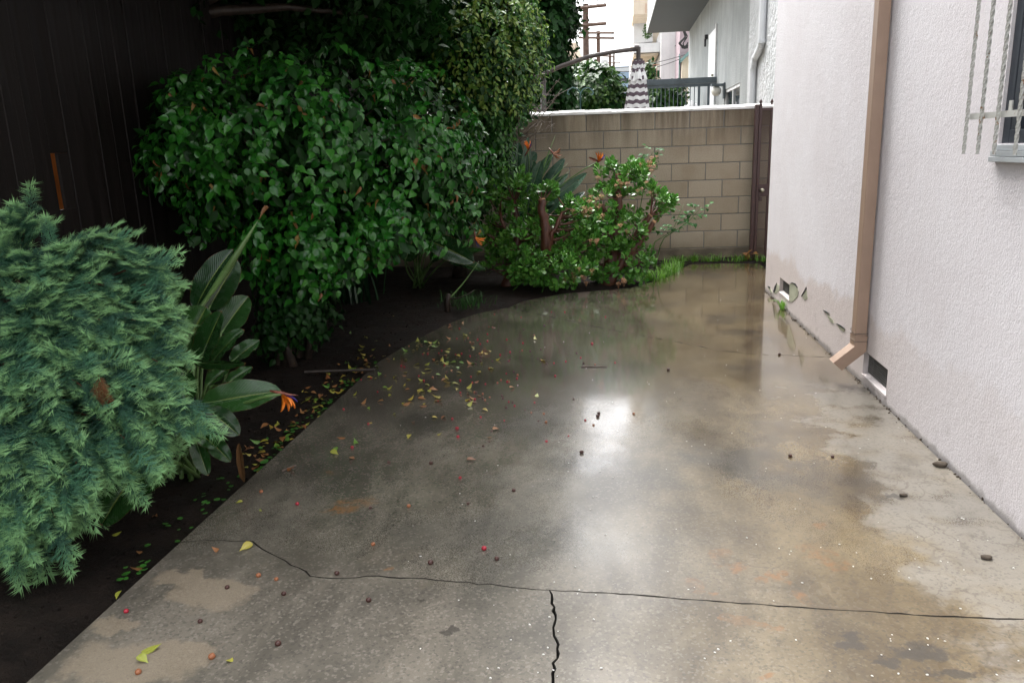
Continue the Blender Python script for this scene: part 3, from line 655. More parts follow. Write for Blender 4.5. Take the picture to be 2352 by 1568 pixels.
# ================================================================== BEYOND THE BLOCK WALL
XGB = 2.35
def gpt(x, y, X=XGB): return onX(x, y, X)
gb = empty('grey_apartment_building', 'grey stucco apartment building with deep overhang behind the block wall', 'building', loc=(XGB, 16, 0))
yfar = float(gpt(1583, 72)[1]); zsof = float(gpt(1583, 72)[2])
wa, wbq = gpt(1664, 207), gpt(1700, 190); wz1 = (wa[2]+wbq[2])/2; wys = (float(wbq[1]), float(wa[1]))
hwn = (wys[0], wys[1], 1.25, float(wz1))
yrough = float(gpt(1722, 150)[1])
wall_with_holes(XGB, yrough, yfar, -.15, zsof, [hwn], .12, M['grey_st'], gb)
b = MB(); b.box((XGB-.03, 10.15, -.15), (XGB+.4, yrough, 11)); b.build('front_pier', M['rough_st'], gb)
b = MB(); b.add([(XGB, yfar, -.15), (XGB, yfar, zsof), (XGB+9, yfar, zsof), (XGB+9, yfar, -.15)], [(0, 1, 2, 3)]); b.build('end_wall', M['grey_st'], gb); b = MB(); b.add([(XGB+.4, 10.15, -.15), (XGB+9, 10.15, -.15), (XGB+9, 10.15, 11), (XGB+.4, 10.15, 11)], [(0, 1, 2, 3)]); b.build('end_wall', M['grey_st'], gb)
xs0 = float(onY(1485, 80, yfar)[0])
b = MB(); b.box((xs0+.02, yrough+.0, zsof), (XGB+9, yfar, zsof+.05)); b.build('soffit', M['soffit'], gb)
b = MB(); b.box((xs0, yrough, zsof+.002), (xs0+.018, yfar+.01, zsof+.34)); b.build('fascia', M['rough_st'], gb)
b = MB(); b.box((xs0+.02, yrough+.02, zsof+.06), (XGB+9, yfar-.02, zsof+5.6)); b.build('upper_storey', M['grey_st'], gb)
# window
fr = MB(); ya, yb, za, zb = hwn; x0 = XGB+.02
for a, c in (((ya, za), (ya+.06, zb)), ((yb-.06, za), (yb, zb)), ((ya+.06, zb-.06), (yb-.06, zb)), ((ya+.06, za), (yb-.06, za+.06)), (((ya+yb)/2-.03, za+.06), ((ya+yb)/2+.03, zb-.06))): fr.box((x0, *a), (x0+.05, *c))
gw = fr.build('window', M['whiteframe'], gb, bevel=.004)
for a, c in ((ya+.06, (ya+yb)/2-.03), ((ya+yb)/2+.03, yb-.06)):
    b = MB(); b.box((x0+.03, a, za+.06), (x0+.036, c, zb-.06)); b.build('pane', M['glass'], gw)
b = MB(); b.box((x0+.12, ya-.3, za-.2), (x0+.14, yb+.3, zb+.2)); b.build('window_back', M['dark'], gb)
# door of the upstairs landing
d0, d1 = gpt(1648, 62), gpt(1632, 78); zl = float(d0[2])-2.05
b = MB(); b.box((XGB-.03, float(d0[1]), zl), (XGB+.02, float(d1[1])+.1, float(d0[2]))); dr = b.build('door', M['whiteframe'], gb, bevel=.006)
b = MB(); b.box((XGB-.045, float(d0[1])-.07, zl), (XGB+.0, float(d0[1])-.005, float(d0[2])+.06)); b.build('door_frame', M['whiteframe'], dr)
b = MB(); kp = V3(XGB-.05, float(d0[1])+.12, zl+1.0); b.tube([kp, kp+V3(-.05, 0, 0)], [.03, .025], 8); b.build('handle', M['brass'], dr)
b = MB(); c = gpt(1630, 75); b.box((XGB-.08, c[1]+.35, c[2]-.1), (XGB, c[1]+.6, c[2]+.0)); b.box((XGB-.08, c[1]+.44, c[2]-.28), (XGB-.03, c[1]+.5, c[2]-.1)); b.build('wall_light', M['black'], gb, bevel=.01)
# landing with railing
yr = float(d0[1])-.12; rail = empty('landing_railing', 'blue grey metal landing railing with thin balusters against the grey building', 'railing', loc=(XGB-.5, yr, zl))
r0, r1 = onY(1476, 184, yr), onY(1634, 178, yr); zr = float((r0[2]+r1[2])/2); xr0, xr1 = float(r0[0]), XGB-.004
b = MB(); b.box((xr0, yr-.05, zr-.13), (xr1, yr+.05, zr)); b.build('top_rail', M['greypaint'], rail, bevel=.01)
b = MB(); b.box((xr0+.02, yr-.02, zr-.20), (xr1, yr+.02, zr-.135)); b.build('under_rail', M['greypaint'], rail)
b = MB(); b.box((xr0, yr-.03, zl-.14), (xr1, yr+.03, zl-.0)); b.build('bottom_rail', M['greypaint'], rail)
for x in (xr0+.02, xr1-.20, xr1-.42):
    b = MB(); b.box((x, yr-.03, zl-2.3 if x < xr0+.1 else zl), (x+.055, yr+.03, zr-.14)); b.build('post', M['greypaint'], rail)
nb_ = 13
for i in range(1, nb_):
    x = xr0+.05+(xr1-.45-xr0)*i/nb_; b = MB(); b.tube([(x, yr, zl-.02), (x, yr, zr-.17)], .011, 6); b.build('baluster', M['greypaint'], rail)
b = MB(); b.box((xr0, yr+.06, zl-.14), (XGB-.005, yfar, zl-.01)); o = b.build('landing', M['grey_st'], gb)
ico = bmesh.new(); bmesh.ops.create_icosphere(ico, subdivisions=3, radius=1); iV = np.array([v.co[:] for v in ico.verts]); iF = np.array([[v.index for v in f.verts] for f in ico.faces]); ico.free()
ico = bmesh.new(); bmesh.ops.create_icosphere(ico, subdivisions=1, radius=1); jV = np.array([v.co[:] for v in ico.verts]); jF = np.array([[v.index for v in f.verts] for f in ico.faces]); ico.free()
# crumpled white bag on the landing
bp = onY(1592, 236, yr+.5); zbag = zl-.01
cr = np.array([1+.35*mn.noise(Vector(v)*2.3)+.18*mn.noise(Vector(v)*6) for v in iV])[:, None]*iV*V3(.20, .18, .26)
cr[:, 2] = np.maximum(cr[:, 2]*(1-.35*np.clip(cr[:, 0:1]*4, -1, 1)[:, 0]), -.17)+.17
o = obj('plastic_bag', cr+V3(float(bp[0]), yr+.5, zbag), iF, M['stripe_w']); tag(o, 'crumpled white bag on the landing behind the thin balusters', 'bag')
# globe lamp
gl = empty('globe_lamp', 'round milky globe wall lamp on bracket beside the white framed window', 'lamp', loc=tuple(gpt(1650, 200)))
c = onX(1645, 210, XGB-.18); b = MB(); b.add(iV*.105+c, iF); b.build('globe', M['globe'], gl, smooth=True)
b = MB(); b.box((c[0]-.11, c[1]-.1, c[2]+.10), (XGB-.03, c[1]+.1, c[2]+.15)); b.box((XGB-.035, c[1]-.09, c[2]-.16), (XGB, c[1]+.09, c[2]+.17)); b.build('bracket', M['greypaint'], gl, bevel=.008)
# white downspout with offset bends
XD = XGB-.03-.055
P = [onX(*p, XD) for p in ((1752, -20), (1750, 95), (1749, 108), (1744, 122), (1735, 133), (1731, 146), (1730, 160), (1728, 300))]
P = np.array(P); P[:, 0] = XD; PP = [P[0], P[1]]; PP += list(curve(P[1], (P[2]+P[3])/2, P[4], 8))[1:]; PP += list(curve(P[4], P[5]*.5+P[4]*.5+V3(0, .0, -.03), P[6], 8))[1:]; PP.append(V3(XD, PP[-1][1], -.1))
PP[0] = V3(XD, PP[1][1], 9)
rr = [.052]*len(PP)
wd = empty('white_downspout', 'white downspout with ribbed offset bend on rough white stucco pier', 'downspout', loc=(XD, float(P[1][1]), 0))
b = MB(); b.tube(PP[:2], .055, 12); b.build('pipe', M['whitemetal'], wd, smooth=False)
mid = np.array(PP[1:-1]); from_t = np.linspace(0, len(mid)-1, 60); mid2 = np.stack([np.interp(from_t, np.arange(len(mid)), mid[:, k]) for k in range(3)], 1)
b = MB(); b.tube(mid2, .055+.004*np.sign(np.sin(np.arange(60)*math.pi/1.5)), 12); b.build('ribbed_elbow', M['whitemetal'], wd)
b = MB(); b.tube(PP[-2:], .055, 12); b.build('pipe', M['whitemetal'], wd)
for q in (PP[1], PP[-2]):
    b = MB(); b.tube([q+V3(0, 0, -.03), q+V3(0, 0, .03)], .064, 12); b.build('collar', M['whitemetal'], wd)

# --- closed cantilever umbrella
YU = 13.2
um = empty('cantilever_umbrella', 'closed cantilever umbrella with plum and white striped canopy behind block wall', 'umbrella', loc=tuple(onY(1247, 300, YU+.4)*V3(1, 1, 0)))
def ppx(L, Y): return [onY(x, y, Y) for x, y in L]
arm = ppx([(1200, 195), (1232, 178), (1290, 152), (1350, 131), (1410, 119), (1462, 113)], YU)
b = MB(); b.tube(arm, .035, 10); b.build('arm', M['umbpole'], um, smooth=True)
p0 = onY(1247, 172, YU+.06); b = MB(); b.tube([V3(p0[0], p0[1], -.16), p0], .048, 10); b.build('pole', M['umbpole'], um, smooth=True)
b = MB(); b.tube(ppx([(1196, 222), (1246, 262)], YU), .035, 8); b.build('strut', M['umbpole'], um)
h0 = onY(1462, 113, YU); b = MB(); b.tube([h0+V3(-.03, 0, .02), h0+V3(.04, 0, .02)], .05, 10); b.tube([h0+V3(.03, 0, .03), h0+V3(.03, 0, -.22)], .035, 8); b.tube([h0+V3(.03, 0, -.15), h0+V3(.03, 0, -.17)], .075, 10); b.build('hub', M['umbpole'], um)
tp = h0+V3(.03, 0, -.18); cn = []; nseg = 40; nr = 40
def canopy(t0, t1, mat, name, par, flare=0.):
    V = []; F = []; m = 3
    for i in range(m+1):
        t = t0+(t1-t0)*i/m
        for k in range(nseg):
            a = 2*math.pi*k/nseg; R = (.085+.24*t)*(1+.14*math.cos(8*a+.6))*(1+flare*i/m)
            V.append(tp+V3(R*math.cos(a)-.055*t, R*math.sin(a), -1.85*t+.010*math.cos(8*a+.6)))
    for i in range(m):
        for k in range(nseg): F.append((i*nseg+k, (i+1)*nseg+k, (i+1)*nseg+(k+1) % nseg, i*nseg+(k+1) % nseg))
    return obj(name, V, F, mat, par, smooth=True)
N = 31
first = canopy(0, 1/N, M['stripe_d'], 'canopy', um)
for i in range(1, N): canopy(i/N, (i+1)/N, M['stripe_w'] if i % 2 else M['stripe_d'], 'canopy_stripe', first)
for i, mt in enumerate(('stripe_w', 'stripe_d', 'stripe_w', 'stripe_w')):   # folded top vent flap
    V = []; F = []
    for q in range(4):
        t = (i+q/3)/4*.22
        for k in range(nseg):
            a = 2*math.pi*k/nseg; R = (.05+.42*t)*(1+.10*math.cos(5*a+1)); V.append(tp+V3(R*math.cos(a)-.01, R*math.sin(a), .02-1.45*t+.018*math.cos(5*a+1)*t*5))
    for q in range(3):
        for k in range(nseg): F.append((q*nseg+k, (q+1)*nseg+k, (q+1)*nseg+(k+1) % nseg, q*nseg+(k+1) % nseg))
    obj('vent_flap', V, F, M[mt], first, smooth=True)

# --- far cream building with balconies
YBB = 34.
fb = empty('cream_apartment_building', 'cream apartment building with stacked balconies beyond the neighbouring garden', 'building', loc=tuple(onY(1490, 330, YBB)*V3(1, 1, 0)))
def fbox(name, x0, y0, x1, y1, mat, Y0, dep, par=fb, bev=0):
    a = onY(x0, y1, Y0); c = onY(x1, y0, Y0); b = MB(); b.box((a[0], Y0, a[2]), (c[0], Y0+dep, c[2])); return b.build(name, M[mat], par, bevel=bev)
fbox('wall', 1516, 60, 1562, 340, 'white_st', YBB-2, 6)
fbox('wall', 1455, -640, 1600, 340, 'cream', YBB+2, 8)
fbox('balcony', 1455, 98, 1516, 122, 'white_st', YBB-1.2, 3.1); fbox('balcony', 1455, -5, 1516, 34, 'cream', YBB-1.2, 3.1)
fbox('balcony', 1455, 30, 1500, 98, 'white_st', YBB+1.2, .7)
for yb in (-105, -205, -310, -420): fbox('balcony', 1455, yb, 1516, yb+38, 'cream', YBB-1.2, 3.1)
fbox('balcony_soffit', 1455, 122, 1512, 130, 'cream', YBB-1.0, 2.9); fbox('balcony', 1470, 178, 1516, 200, 'cream', YBB-1.2, 3.1)
fbox('window', 1470, 146, 1493, 172, 'glass', YBB+1.96, .03); fbox('window', 1500, 145, 1512, 175, 'frame', YBB+1.95, .03)
fbox('awning_cloth', 1474, 162, 1515, 178, 'greencloth', YBB-1.0, .03)
for i in range(7):
    x = 1473+i*7; fbox('baluster', x, 150 if i > 3 else 160, x+1.4, 180, 'salmon', YBB-1.15, .05)
fbox('hand_rail', 1470, 148, 1516, 151, 'salmon', YBB-1.17, .08)
for i in range(4): fbox('baluster', 1483+i*6, 8, 1484.2+i*6, 30, 'salmon', YBB-1.25, .04)
a = onY(1489, 72, YBB-.5); Mx = frames(np.array([a]*260)+rdir(260)*rng.random((260, 1))**.4*V3(.2, .2, .32), rdir(260), rdir(260)+V3(0, 0, 1), .10)
fp = empty('potted_plant', 'bushy potted plant on the upper cream balcony', 'plant', loc=tuple(a-V3(0, 0, .9)))
LS_V = [(0, 0, 0), (-.3, .45, .06), (.3, .45, .06), (0, .5, -.02), (0, 1, -.05)]; LS_F = [(0, 3, 1), (0, 2, 3), (1, 3, 4), (3, 2, 4)]
stuff(obj('foliage', *scatter(LS_V, LS_F, Mx), M['farleaf'], fp)); b = MB(); b.tube([a+V3(0, 0, -.95), a+V3(0, 0, -.5)], [.2, .28], 12); b.build('pot', M['salmon'], fp)
# mauve sided house with teal trim and wires
mh = empty('mauve_house', 'mauve sided house with teal trim and looped cables beyond the railing', 'house', loc=tuple(onY(1570, 330, 30)*V3(1, 1, 0)))
def mbox(name, x0, y0, x1, y1, mat, Y0, dep): return fbox(name, x0, y0, x1, y1, mat, Y0, dep, mh)
mbox('wall', 1557, 40, 1600, 340, 'pinkside', 30, 4); mbox('corner_trim', 1556, 125, 1562, 340, 'tealtrim', 29.9, .08); mbox('lower_wall', 1563, 130, 1600, 340, 'cream', 29.6, .35)
b = MB(); b.add([onY(1563, 145, 29.4), onY(1590, 118, 29.4), onY(1590, 110, 29.4), onY(1563, 136, 29.4)]+[q+V3(0, .5, 0) for q in (onY(1563, 145, 29.4), onY(1590, 118, 29.4), onY(1590, 110, 29.4), onY(1563, 136, 29.4))], [(0, 1, 2, 3), (4, 7, 6, 5), (3, 2, 6, 7), (0, 4, 5, 1)]); b.build('eave', M['tealtrim'], mh)
mbox('vent_pipe', 1570, 66, 1600, 70, 'whitemetal', 29.5, .1)
for k in range(5):
    L = [(1566+random.uniform(-3, 3), 60), (1572+random.uniform(-6, 8), 85), (1562+random.uniform(-4, 8), 100), (1570+random.uniform(-6, 6), 112), (1580, 98+k*3)]
    b = MB(); Q = np.array(ppx(L, 29.3)); tt = np.linspace(0, 4, 22); b.tube(np.stack([np.interp(tt, range(5), Q[:, i]) for i in range(3)], 1), .022, 5); b.build('cable', M['wire'], mh)
# distant towers
def dbox(name, x0, y0, x1, y1, mat, Y, dep, label):
    a = onY(x0, y1, Y); c = onY(x1, y0, Y); r = empty(name, label, 'building', loc=(a[0], Y, 0)); b = MB(); b.box((a[0], Y, -.15), (c[0], Y+dep, c[2])); b.build('wall', M[mat], r)
    return r, a, c
r, a, c = dbox('office_tower', 1398, 152, 1445, 340, 'bluebld', 260, 40, 'pale blue glass office tower far beyond the power poles')
for k in range(9):
    z = c[2]-1.5-k*3.2; b = MB(); b.box((a[0]-.05, 259.8, z), (c[0]+.05, 260, z+1.1)); b.build('window_band', M['glass'] if k % 2 else M['sill'], r)
r, a, c = dbox('beige_block', 1300, 98, 1325, 340, 'cream', 90, 20, 'beige apartment block beyond the trees behind the nearest pole')
for k in range(3): b = MB(); zz = c[2]-2-k*3; b.box((c[0]-1.1, 89.9, zz-1.4), (c[0]-.3, 89.99, zz)); b.build('window', M['whiteframe'], r)
# utility poles
def pole(px, ytop, Y, arms, label, extra=False):
    t = onY(px, ytop, Y); r = empty('utility_pole', label, 'utility pole', 'wooden utility poles in the alley', loc=(t[0], Y, -.15))
    b = MB(); b.tube([(t[0], Y, -.15), (t[0], Y, t[2])], [.17, .12], 10); b.build('pole', M['pole'], r)
    for (x0, y0, x1, y1, ins) in arms:
        a, c = onY(x0, y0, Y-.18), onY(x1, y1, Y-.18); b = MB(); b.tube([a, c], .07, 4); ar = b.build('cross_arm', M['pole'], r)
        for k in range(ins):
            q = a+(c-a)*(.05+.9*k/max(1, ins-1)); b = MB(); b.tube([q+V3(0, 0, .05), q+V3(0, 0, .18), q+V3(0, 0, .2), q+V3(0, 0, .30)], [.02, .02, .055, .04], 6); b.build('insulator', M['sill'], ar)
    if extra:
        q = t+V3(0, 0, -2.2); b = MB(); b.tube([q+V3(.38, -.1, -.45), q+V3(.38, -.1, .45)], .24, 10); b.build('transformer', M['sill'], r)
    return r
pole(1345, 10, 34, [(1302, 22, 1393, 12, 6), (1302, 62, 1393, 54, 0)], 'tallest wooden utility pole with two long cross arms')
pole(1374, 72, 52, [(1329, 76, 1411, 76, 5), (1329, 87, 1411, 88, 3)], 'middle wooden utility pole with a transformer beneath two arms', True)
pole(1401, 122, 75, [(1360, 128, 1412, 130, 4)], 'short far wooden utility pole with a single arm before the tower')
pole(1410, 124, 95, [(1385, 145, 1425, 145, 4)], 'farthest thin utility pole beside the pale blue tower')
def wirespan(A, B, sag, label):
    t = np.linspace(0, 1, 24)[:, None]; P = A+(B-A)*t; P[:, 2] -= (sag*4*t*(1-t))[:, 0]
    b = MB(); b.tube(P, .014, 5); o = b.build('overhead_wire', M['wire']); tag(o, label, 'wire', 'overhead service wires')
wirespan(onY(1300, 140, 31), onY(1590, 123, 29.5), .5, 'black overhead wire ending at the mauve house')
wirespan(onY(1300, 148, 33), onY(1585, 122, 29.5), .3, 'black overhead wire ending at the mauve house')
wirespan(onY(1450, 112, 40), onY(1592, 91, 29.6), .2, 'thin wire crossing in front of the cream balconies')
# scroll ironwork trellis top in the neighbouring garden
sc = MB()
for sgn in (-1, 1):
    L = [(1333, 250), (1333, 215), (1333+sgn*6, 205), (1333+sgn*18, 201), (1333+sgn*28, 208), (1333+sgn*30, 216), (1333+sgn*25, 218)]
    Q = np.array(ppx(L, 13.6)); tt = np.linspace(0, 6, 30); sc.tube(np.stack([np.interp(tt, range(7), Q[:, i]) for i in range(3)], 1), .012, 6)
q = onY(1333, 250, 13.6); sc.tube([V3(q[0], q[1], -.16), q], .014, 6)
tag(sc.build('garden_trellis', M['teal']), 'teal scrolled iron garden trellis in front of the neighbouring hedge', 'trellis')

# ================================================================== PLANTS
# leaf templates: base at origin, tip along +Y, upper side +Z
def leaf_template(prof, fold=.12, droop=.16):
    V = [(0, 0, 0)]; n = len(prof)
    for (y, w) in prof: V += [(-w, y, fold*w-droop*y*y), (0, y, -droop*y*y), (w, y, fold*w-droop*y*y)]
    V.append((0, 1, -droop)); F = [(0, 2, 1), (0, 3, 2)]
    for i in range(n-1):
        a = 1+3*i; b = a+3; F += [(a, a+1, b+1), (a, b+1, b), (a+1, a+2, b+2), (a+1, b+2, b+1)]
    a = 1+3*(n-1); F += [(a, a+1, len(V)-1), (a+1, a+2, len(V)-1)]
    return np.array(V), np.array(F)
FIG_V, FIG_F = leaf_template([(.10, .21), (.32, .345), (.58, .30), (.80, .11)], .42, .30)
MED_V, MED_F = leaf_template([(.25, .22), (.6, .24)], .4, .18)
CURL_V = FIG_V*V3(.55, 1, 1); CURL_V[:, 2] = -.9*CURL_V[:, 1]**2+np.abs(CURL_V[:, 0])*1.1
LS_V, LS_F = np.array(LS_V), np.array(LS_F)

def blob_points(blobs, n, shell=.55):
    """blobs: (px,py,rx,ry,Y,depth radius m); returns points and outward normals, weighted by blob size"""
    wts = np.array([b[2]*b[3] for b in blobs], float); wts /= wts.sum(); P = []; N = []
    for b, k in zip(blobs, rng.multinomial(n, wts)):
        c = onY(b[0], b[1], b[4]); sc = b[4]/FPX; R = V3(b[2]*sc, b[5], b[3]*sc)
        d = rdir(k); r = (shell+(1-shell)*rng.random((k, 1)))
        bumpy = np.array([1+.22*mn.noise(Vector(q*2.6+c)) for q in d])[:, None] if k else 1
        P.append(c+d*R*r*bumpy); N.append(nrm(d/R))
    return np.concatenate(P), np.concatenate(N)
def twig_leaves(P, N, per, length, size, droop=.5, spread=.5, outward=.7):
    """leaves strung along short drooping twigs; returns leaf matrices"""
    n = len(P); ax = nrm(N*outward+V3(0, 0, -1)*droop+rdir(n)*spread); pos = []; tip = []; nor = []
    sd = nrm(np.cross(ax, N+rdir(n)*.3))
    for k in range(per):
        t = (k+.5)/per-.5; q = P+ax*t*length+V3(0, 0, -1)*(t+.5)**2*length*.35
        s = 1 if k % 2 else -1
        pos.append(q); tip.append(nrm(ax*.7+sd*s*.75+V3(0, 0, -.45)+rdir(n)*.30)); nor.append(nrm(N*.8+V3(0, 0, .7)+rdir(n)*.45))
    pos, tip, nor = map(np.concatenate, (pos, tip, nor))
    return frames(pos, tip, nor, size*(.72+.5*rng.random(len(pos))))
def split_parts(name, tV, tF, Ms, mat, parent, k=300, nm='leaf'):
    """the k instances nearest the camera become leaf objects of their own, the rest one stuff part"""
    d = np.linalg.norm(Ms[:, :3, 3]-CAM, axis=1); order = np.argsort(d); a, b_ = order[:k], order[k:]
    me = mdata(nm, tV, tF, mat, True)
    for i in a: inst(nm, me, Ms[i], parent)
    if len(b_): stuff(obj(name, *scatter(tV, tF, Ms[b_]), mat, parent, smooth=True))
def branch_set(mb, root, P, k, r0, r1, lift=.3):
    for i in rng.choice(len(P), k, replace=False):
        p = P[i]; m = root*.5+p*.5+V3(0, 0, lift*np.linalg.norm(p-root)*.5); C = curve(root, m, p, 8)+rng.normal(size=(8, 3))*.008
        mb.tube(C, np.linspace(r0, r1, 8), 5)

# ---------------------------------------------------------------- weeping fig
base = G(672, 835); base[2] = soil_z(*base[:2])-.03
fig = empty('weeping_fig_tree', 'weeping fig tree with large glossy wet green leaves in front of the fence', 'tree', loc=tuple(base))
fb_ = [(670, 320, 300, 215, 5.25, .85), (930, 330, 165, 190, 5.6, .7), (1010, 400, 90, 130, 5.8, .4), (720, 530, 175, 90, 4.95, .5), (460, 300, 120, 130, 4.95, .5), (500, 455, 80, 55, 4.75, .3), (900, 480, 130, 90, 5.3, .5),
       (700, 600, 95, 60, 4.95, .35), (385, 345, 45, 50, 4.9, .2)]
P, N = blob_points(fb_, 3300, .66)
kp = np.array([mn.noise(Vector(p*3.1)) for p in P]) > -.06; P, N = P[kp], N[kp]
Ms = twig_leaves(P, N, 6, .22, .066, droop=.45, spread=.55)
jit = rng.normal(size=(len(Ms), 3))*.35; Ms = frames(Ms[:, :3, 3], nrm(Ms[:, :3, 1])+jit*.7, nrm(Ms[:, :3, 2])+np.roll(jit, 7, 0)+V3(.05, -.25, .15), np.linalg.norm(Ms[:, :3, 1], axis=1))
m_ = rng.random(len(Ms)) < .03
split_parts('crown', FIG_V, FIG_F, Ms[~m_], M['ficus'], fig, 300)
stuff(obj('withered_leaves', *scatter(CURL_V, FIG_F, Ms[m_]), M['ficusdry'], fig, smooth=True))
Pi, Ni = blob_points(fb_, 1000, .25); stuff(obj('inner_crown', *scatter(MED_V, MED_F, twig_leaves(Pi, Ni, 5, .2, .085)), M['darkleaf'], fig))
P2, N2 = blob_points([(690, 690, 95, 85, 5.0, .35), (640, 740, 60, 55, 4.95, .25)], 330, .5); stuff(obj('lower_crown', *scatter(FIG_V, FIG_F, twig_leaves(P2, N2, 5, .16, .055, droop=.8)), M['darkleaf'], fig))
top = onY(690, 430, 5.25); tk = MB()
for k in range(7):
    a = base+V3(random.uniform(-.14, .14), random.uniform(-.14, .14), 0); c = top+V3(random.uniform(-.35, .35), random.uniform(-.3, .3), random.uniform(-.2, .3)); tk.tube(curve(a, (a+c)/2+V3(random.uniform(-.1, .1), random.uniform(-.1, .1), 0), c, 9), np.linspace(.034, .014, 9), 7)
tk.build('trunk', M['trunk'], fig, smooth=True)
tb = MB(); branch_set(tb, top, P, 130, .011, .0025, .25); tb.build('branches', M['trunk'], fig)

# ---------------------------------------------------------------- hedge tree right of the fig
base = V3(-1.75, 8.55, 0); base[2] = soil_z(*base[:2])-.02
hg = empty('hedge_tree', 'tall small leaved hedge tree with sky light painted on paler leaves before the block wall', 'tree', loc=tuple(base))
hb = [(1080, 140, 150, 190, 8.3, .6), (1130, 60, 120, 120, 8.4, .5), (1185, 130, 65, 110, 8.5, .4), (1090, 350, 85, 150, 8.4, .45), (1140, 300, 45, 110, 8.45, .3), (960, 80, 170, 130, 8.5, .6), (1180, 215, 55, 45, 8.5, .25), (1040, 470, 60, 70, 8.5, .3), (1000, -60, 250, 100, 8.6, .8), (1150, 390, 30, 60, 8.4, .2)]
P, N = blob_points(hb, 4200, .70); Ms = twig_leaves(P, N, 5, .16, .058, droop=.35, spread=.5)
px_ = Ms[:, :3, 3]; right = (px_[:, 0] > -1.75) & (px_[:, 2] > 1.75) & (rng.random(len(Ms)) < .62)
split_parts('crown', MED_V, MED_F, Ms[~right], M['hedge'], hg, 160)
split_parts('lit_crown', MED_V, MED_F, Ms[right], M['hedge_lit'], hg, 120, 'lit_leaf')  # upper right leaves painted paler where the sky lights the hedge
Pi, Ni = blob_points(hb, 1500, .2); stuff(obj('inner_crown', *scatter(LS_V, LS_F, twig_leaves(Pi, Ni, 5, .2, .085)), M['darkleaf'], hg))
top = V3(-1.8, 8.6, 1.6); tk = MB(); tk.tube(curve(base, base+V3(.1, .1, .8), top, 10), np.linspace(.09, .05, 10), 9); branch_set(tk, top, P, 60, .03, .004, .2); tk.build('trunk', M['trunk'], hg, smooth=True)
# ---------------------------------------------------------------- shade tree: mostly unseen canopy added over the bed to block sky light, trunk behind the fence
base = V3(-3.55, 5.6, -.15); st = empty('shade_tree', 'large dark tree behind the wooden fence with mostly unseen canopy added to shade the bed', 'tree', loc=tuple(base))
def boxpts(n, lo, hi): return np.asarray(lo)+rng.random((n, 3))*(np.asarray(hi)-np.asarray(lo))
Pc = np.concatenate([boxpts(4600, (-3.4, 2.0, 2.75), (-1.6, 7.6, 4.8)), boxpts(2900, (-2.0, 3.4, 3.0), (-.45, 7.3, 5.6)), boxpts(450, (-3.5, 5.5, 2.35), (-2.9, 10, 3.3)), boxpts(2600, (-4.2, 7.2, 3.1), (-2.0, 11.5, 6.5)), boxpts(1300, (-3.0, 6.2, 2.35), (-1.5, 10, 3.1))])
keep = np.array([mn.noise(Vector(p*1.1)) for p in Pc]) > -.40; Pc = Pc[keep]; Nc = nrm(rdir(len(Pc))+V3(0, 0, .6))
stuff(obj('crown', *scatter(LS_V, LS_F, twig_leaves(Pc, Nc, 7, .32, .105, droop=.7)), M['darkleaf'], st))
tk = MB(); tk.tube([base, base+V3(.05, .05, 1.2), base+V3(.15, .1, 2.4), base+V3(.3, .2, 3.6)], [.22, .17, .15, .10], 12); branch_set(tk, base+V3(.15, .1, 2.5), Pc, 46, .06, .008, .25); tk.build('trunk', M['trunk'], st, smooth=True)
# dark hedge behind the fence
hd = empty('dark_hedge', 'dark leafy hedge behind the wooden fence with bright gaps', 'hedge', loc=(-4.9, 5, -.15))
Pc = boxpts(6500, (-5.4, .6, 1.2), (-4.4, 11.5, 5.2)); keep = np.array([mn.noise(Vector((p[1]*2.2, p[2]*2.2, 3)))-(.0 if p[1] > 5.5 and p[2] > 2.2 else -.3) for p in Pc]) > .02; Pc = Pc[keep]
stuff(obj('foliage', *scatter(LS_V, LS_F, twig_leaves(Pc, nrm(rdir(len(Pc))+V3(.5, 0, .3)), 6, .3, .11)), M['darkleaf'], hd))
tk = MB()
for k in range(9): y = 1.6+k*1.0; tk.tube([(-4.9, y, -.15), (-4.85, y+.1, 1.6), (-4.9, y, 3.6)], [.05, .04, .02], 7)
tk.build('stems', M['trunk'], hd)

# ---------------------------------------------------------------- neighbouring foliage beyond the block wall
def bush(name, label, blobs, n, per, size, mat, group=None, trunk=True, cat='shrub', tmpl=None, droop=.5, shell=.6, inner=True):
    c = onY(blobs[0][0], blobs[0][1], blobs[0][4]); r = empty(name, label, cat, group, loc=(c[0], c[1], -.16)); P, N = blob_points(blobs, n, shell)
    tv, tf = tmpl or (LS_V, LS_F); stuff(obj('crown', *scatter(tv, tf, twig_leaves(P, N, per, size*2.4, size, droop=droop)), M[mat], r, smooth=True))
    if inner: Pi, Ni = blob_points(blobs, n//2, .2); stuff(obj('inner_crown', *scatter(LS_V, LS_F, twig_leaves(Pi, Ni, per, size*2.4, size*1.3)), M['darkleaf'], r))
    if trunk:
        b = MB(); b.tube([(c[0], c[1], -.16), (c[0]+.03, c[1], c[2]*.5), c], [.07, .05, .03], 8); branch_set(b, c-V3(0, 0, .3), P, min(26, n//4), .02, .004); b.build('trunk', M['trunk'], r)
    return r
bush('neighbour_tree', 'dark hanging tree behind the block wall right of the hedge', [(1262, 60, 62, 110, 15, .9), (1235, 190, 50, 80, 15, .7), (1280, 20, 45, 60, 15.2, .7), (1285, 190, 35, 60, 15, .5), (1240, -60, 90, 70, 15, 1.0), (1225, -190, 85, 110, 15, 1.1), (1205, -380, 95, 140, 15, 1.3), (1190, -600, 100, 140, 15, 1.3)], 3000, 6, .13, 'darkleaf', cat='tree', droop=1.1)
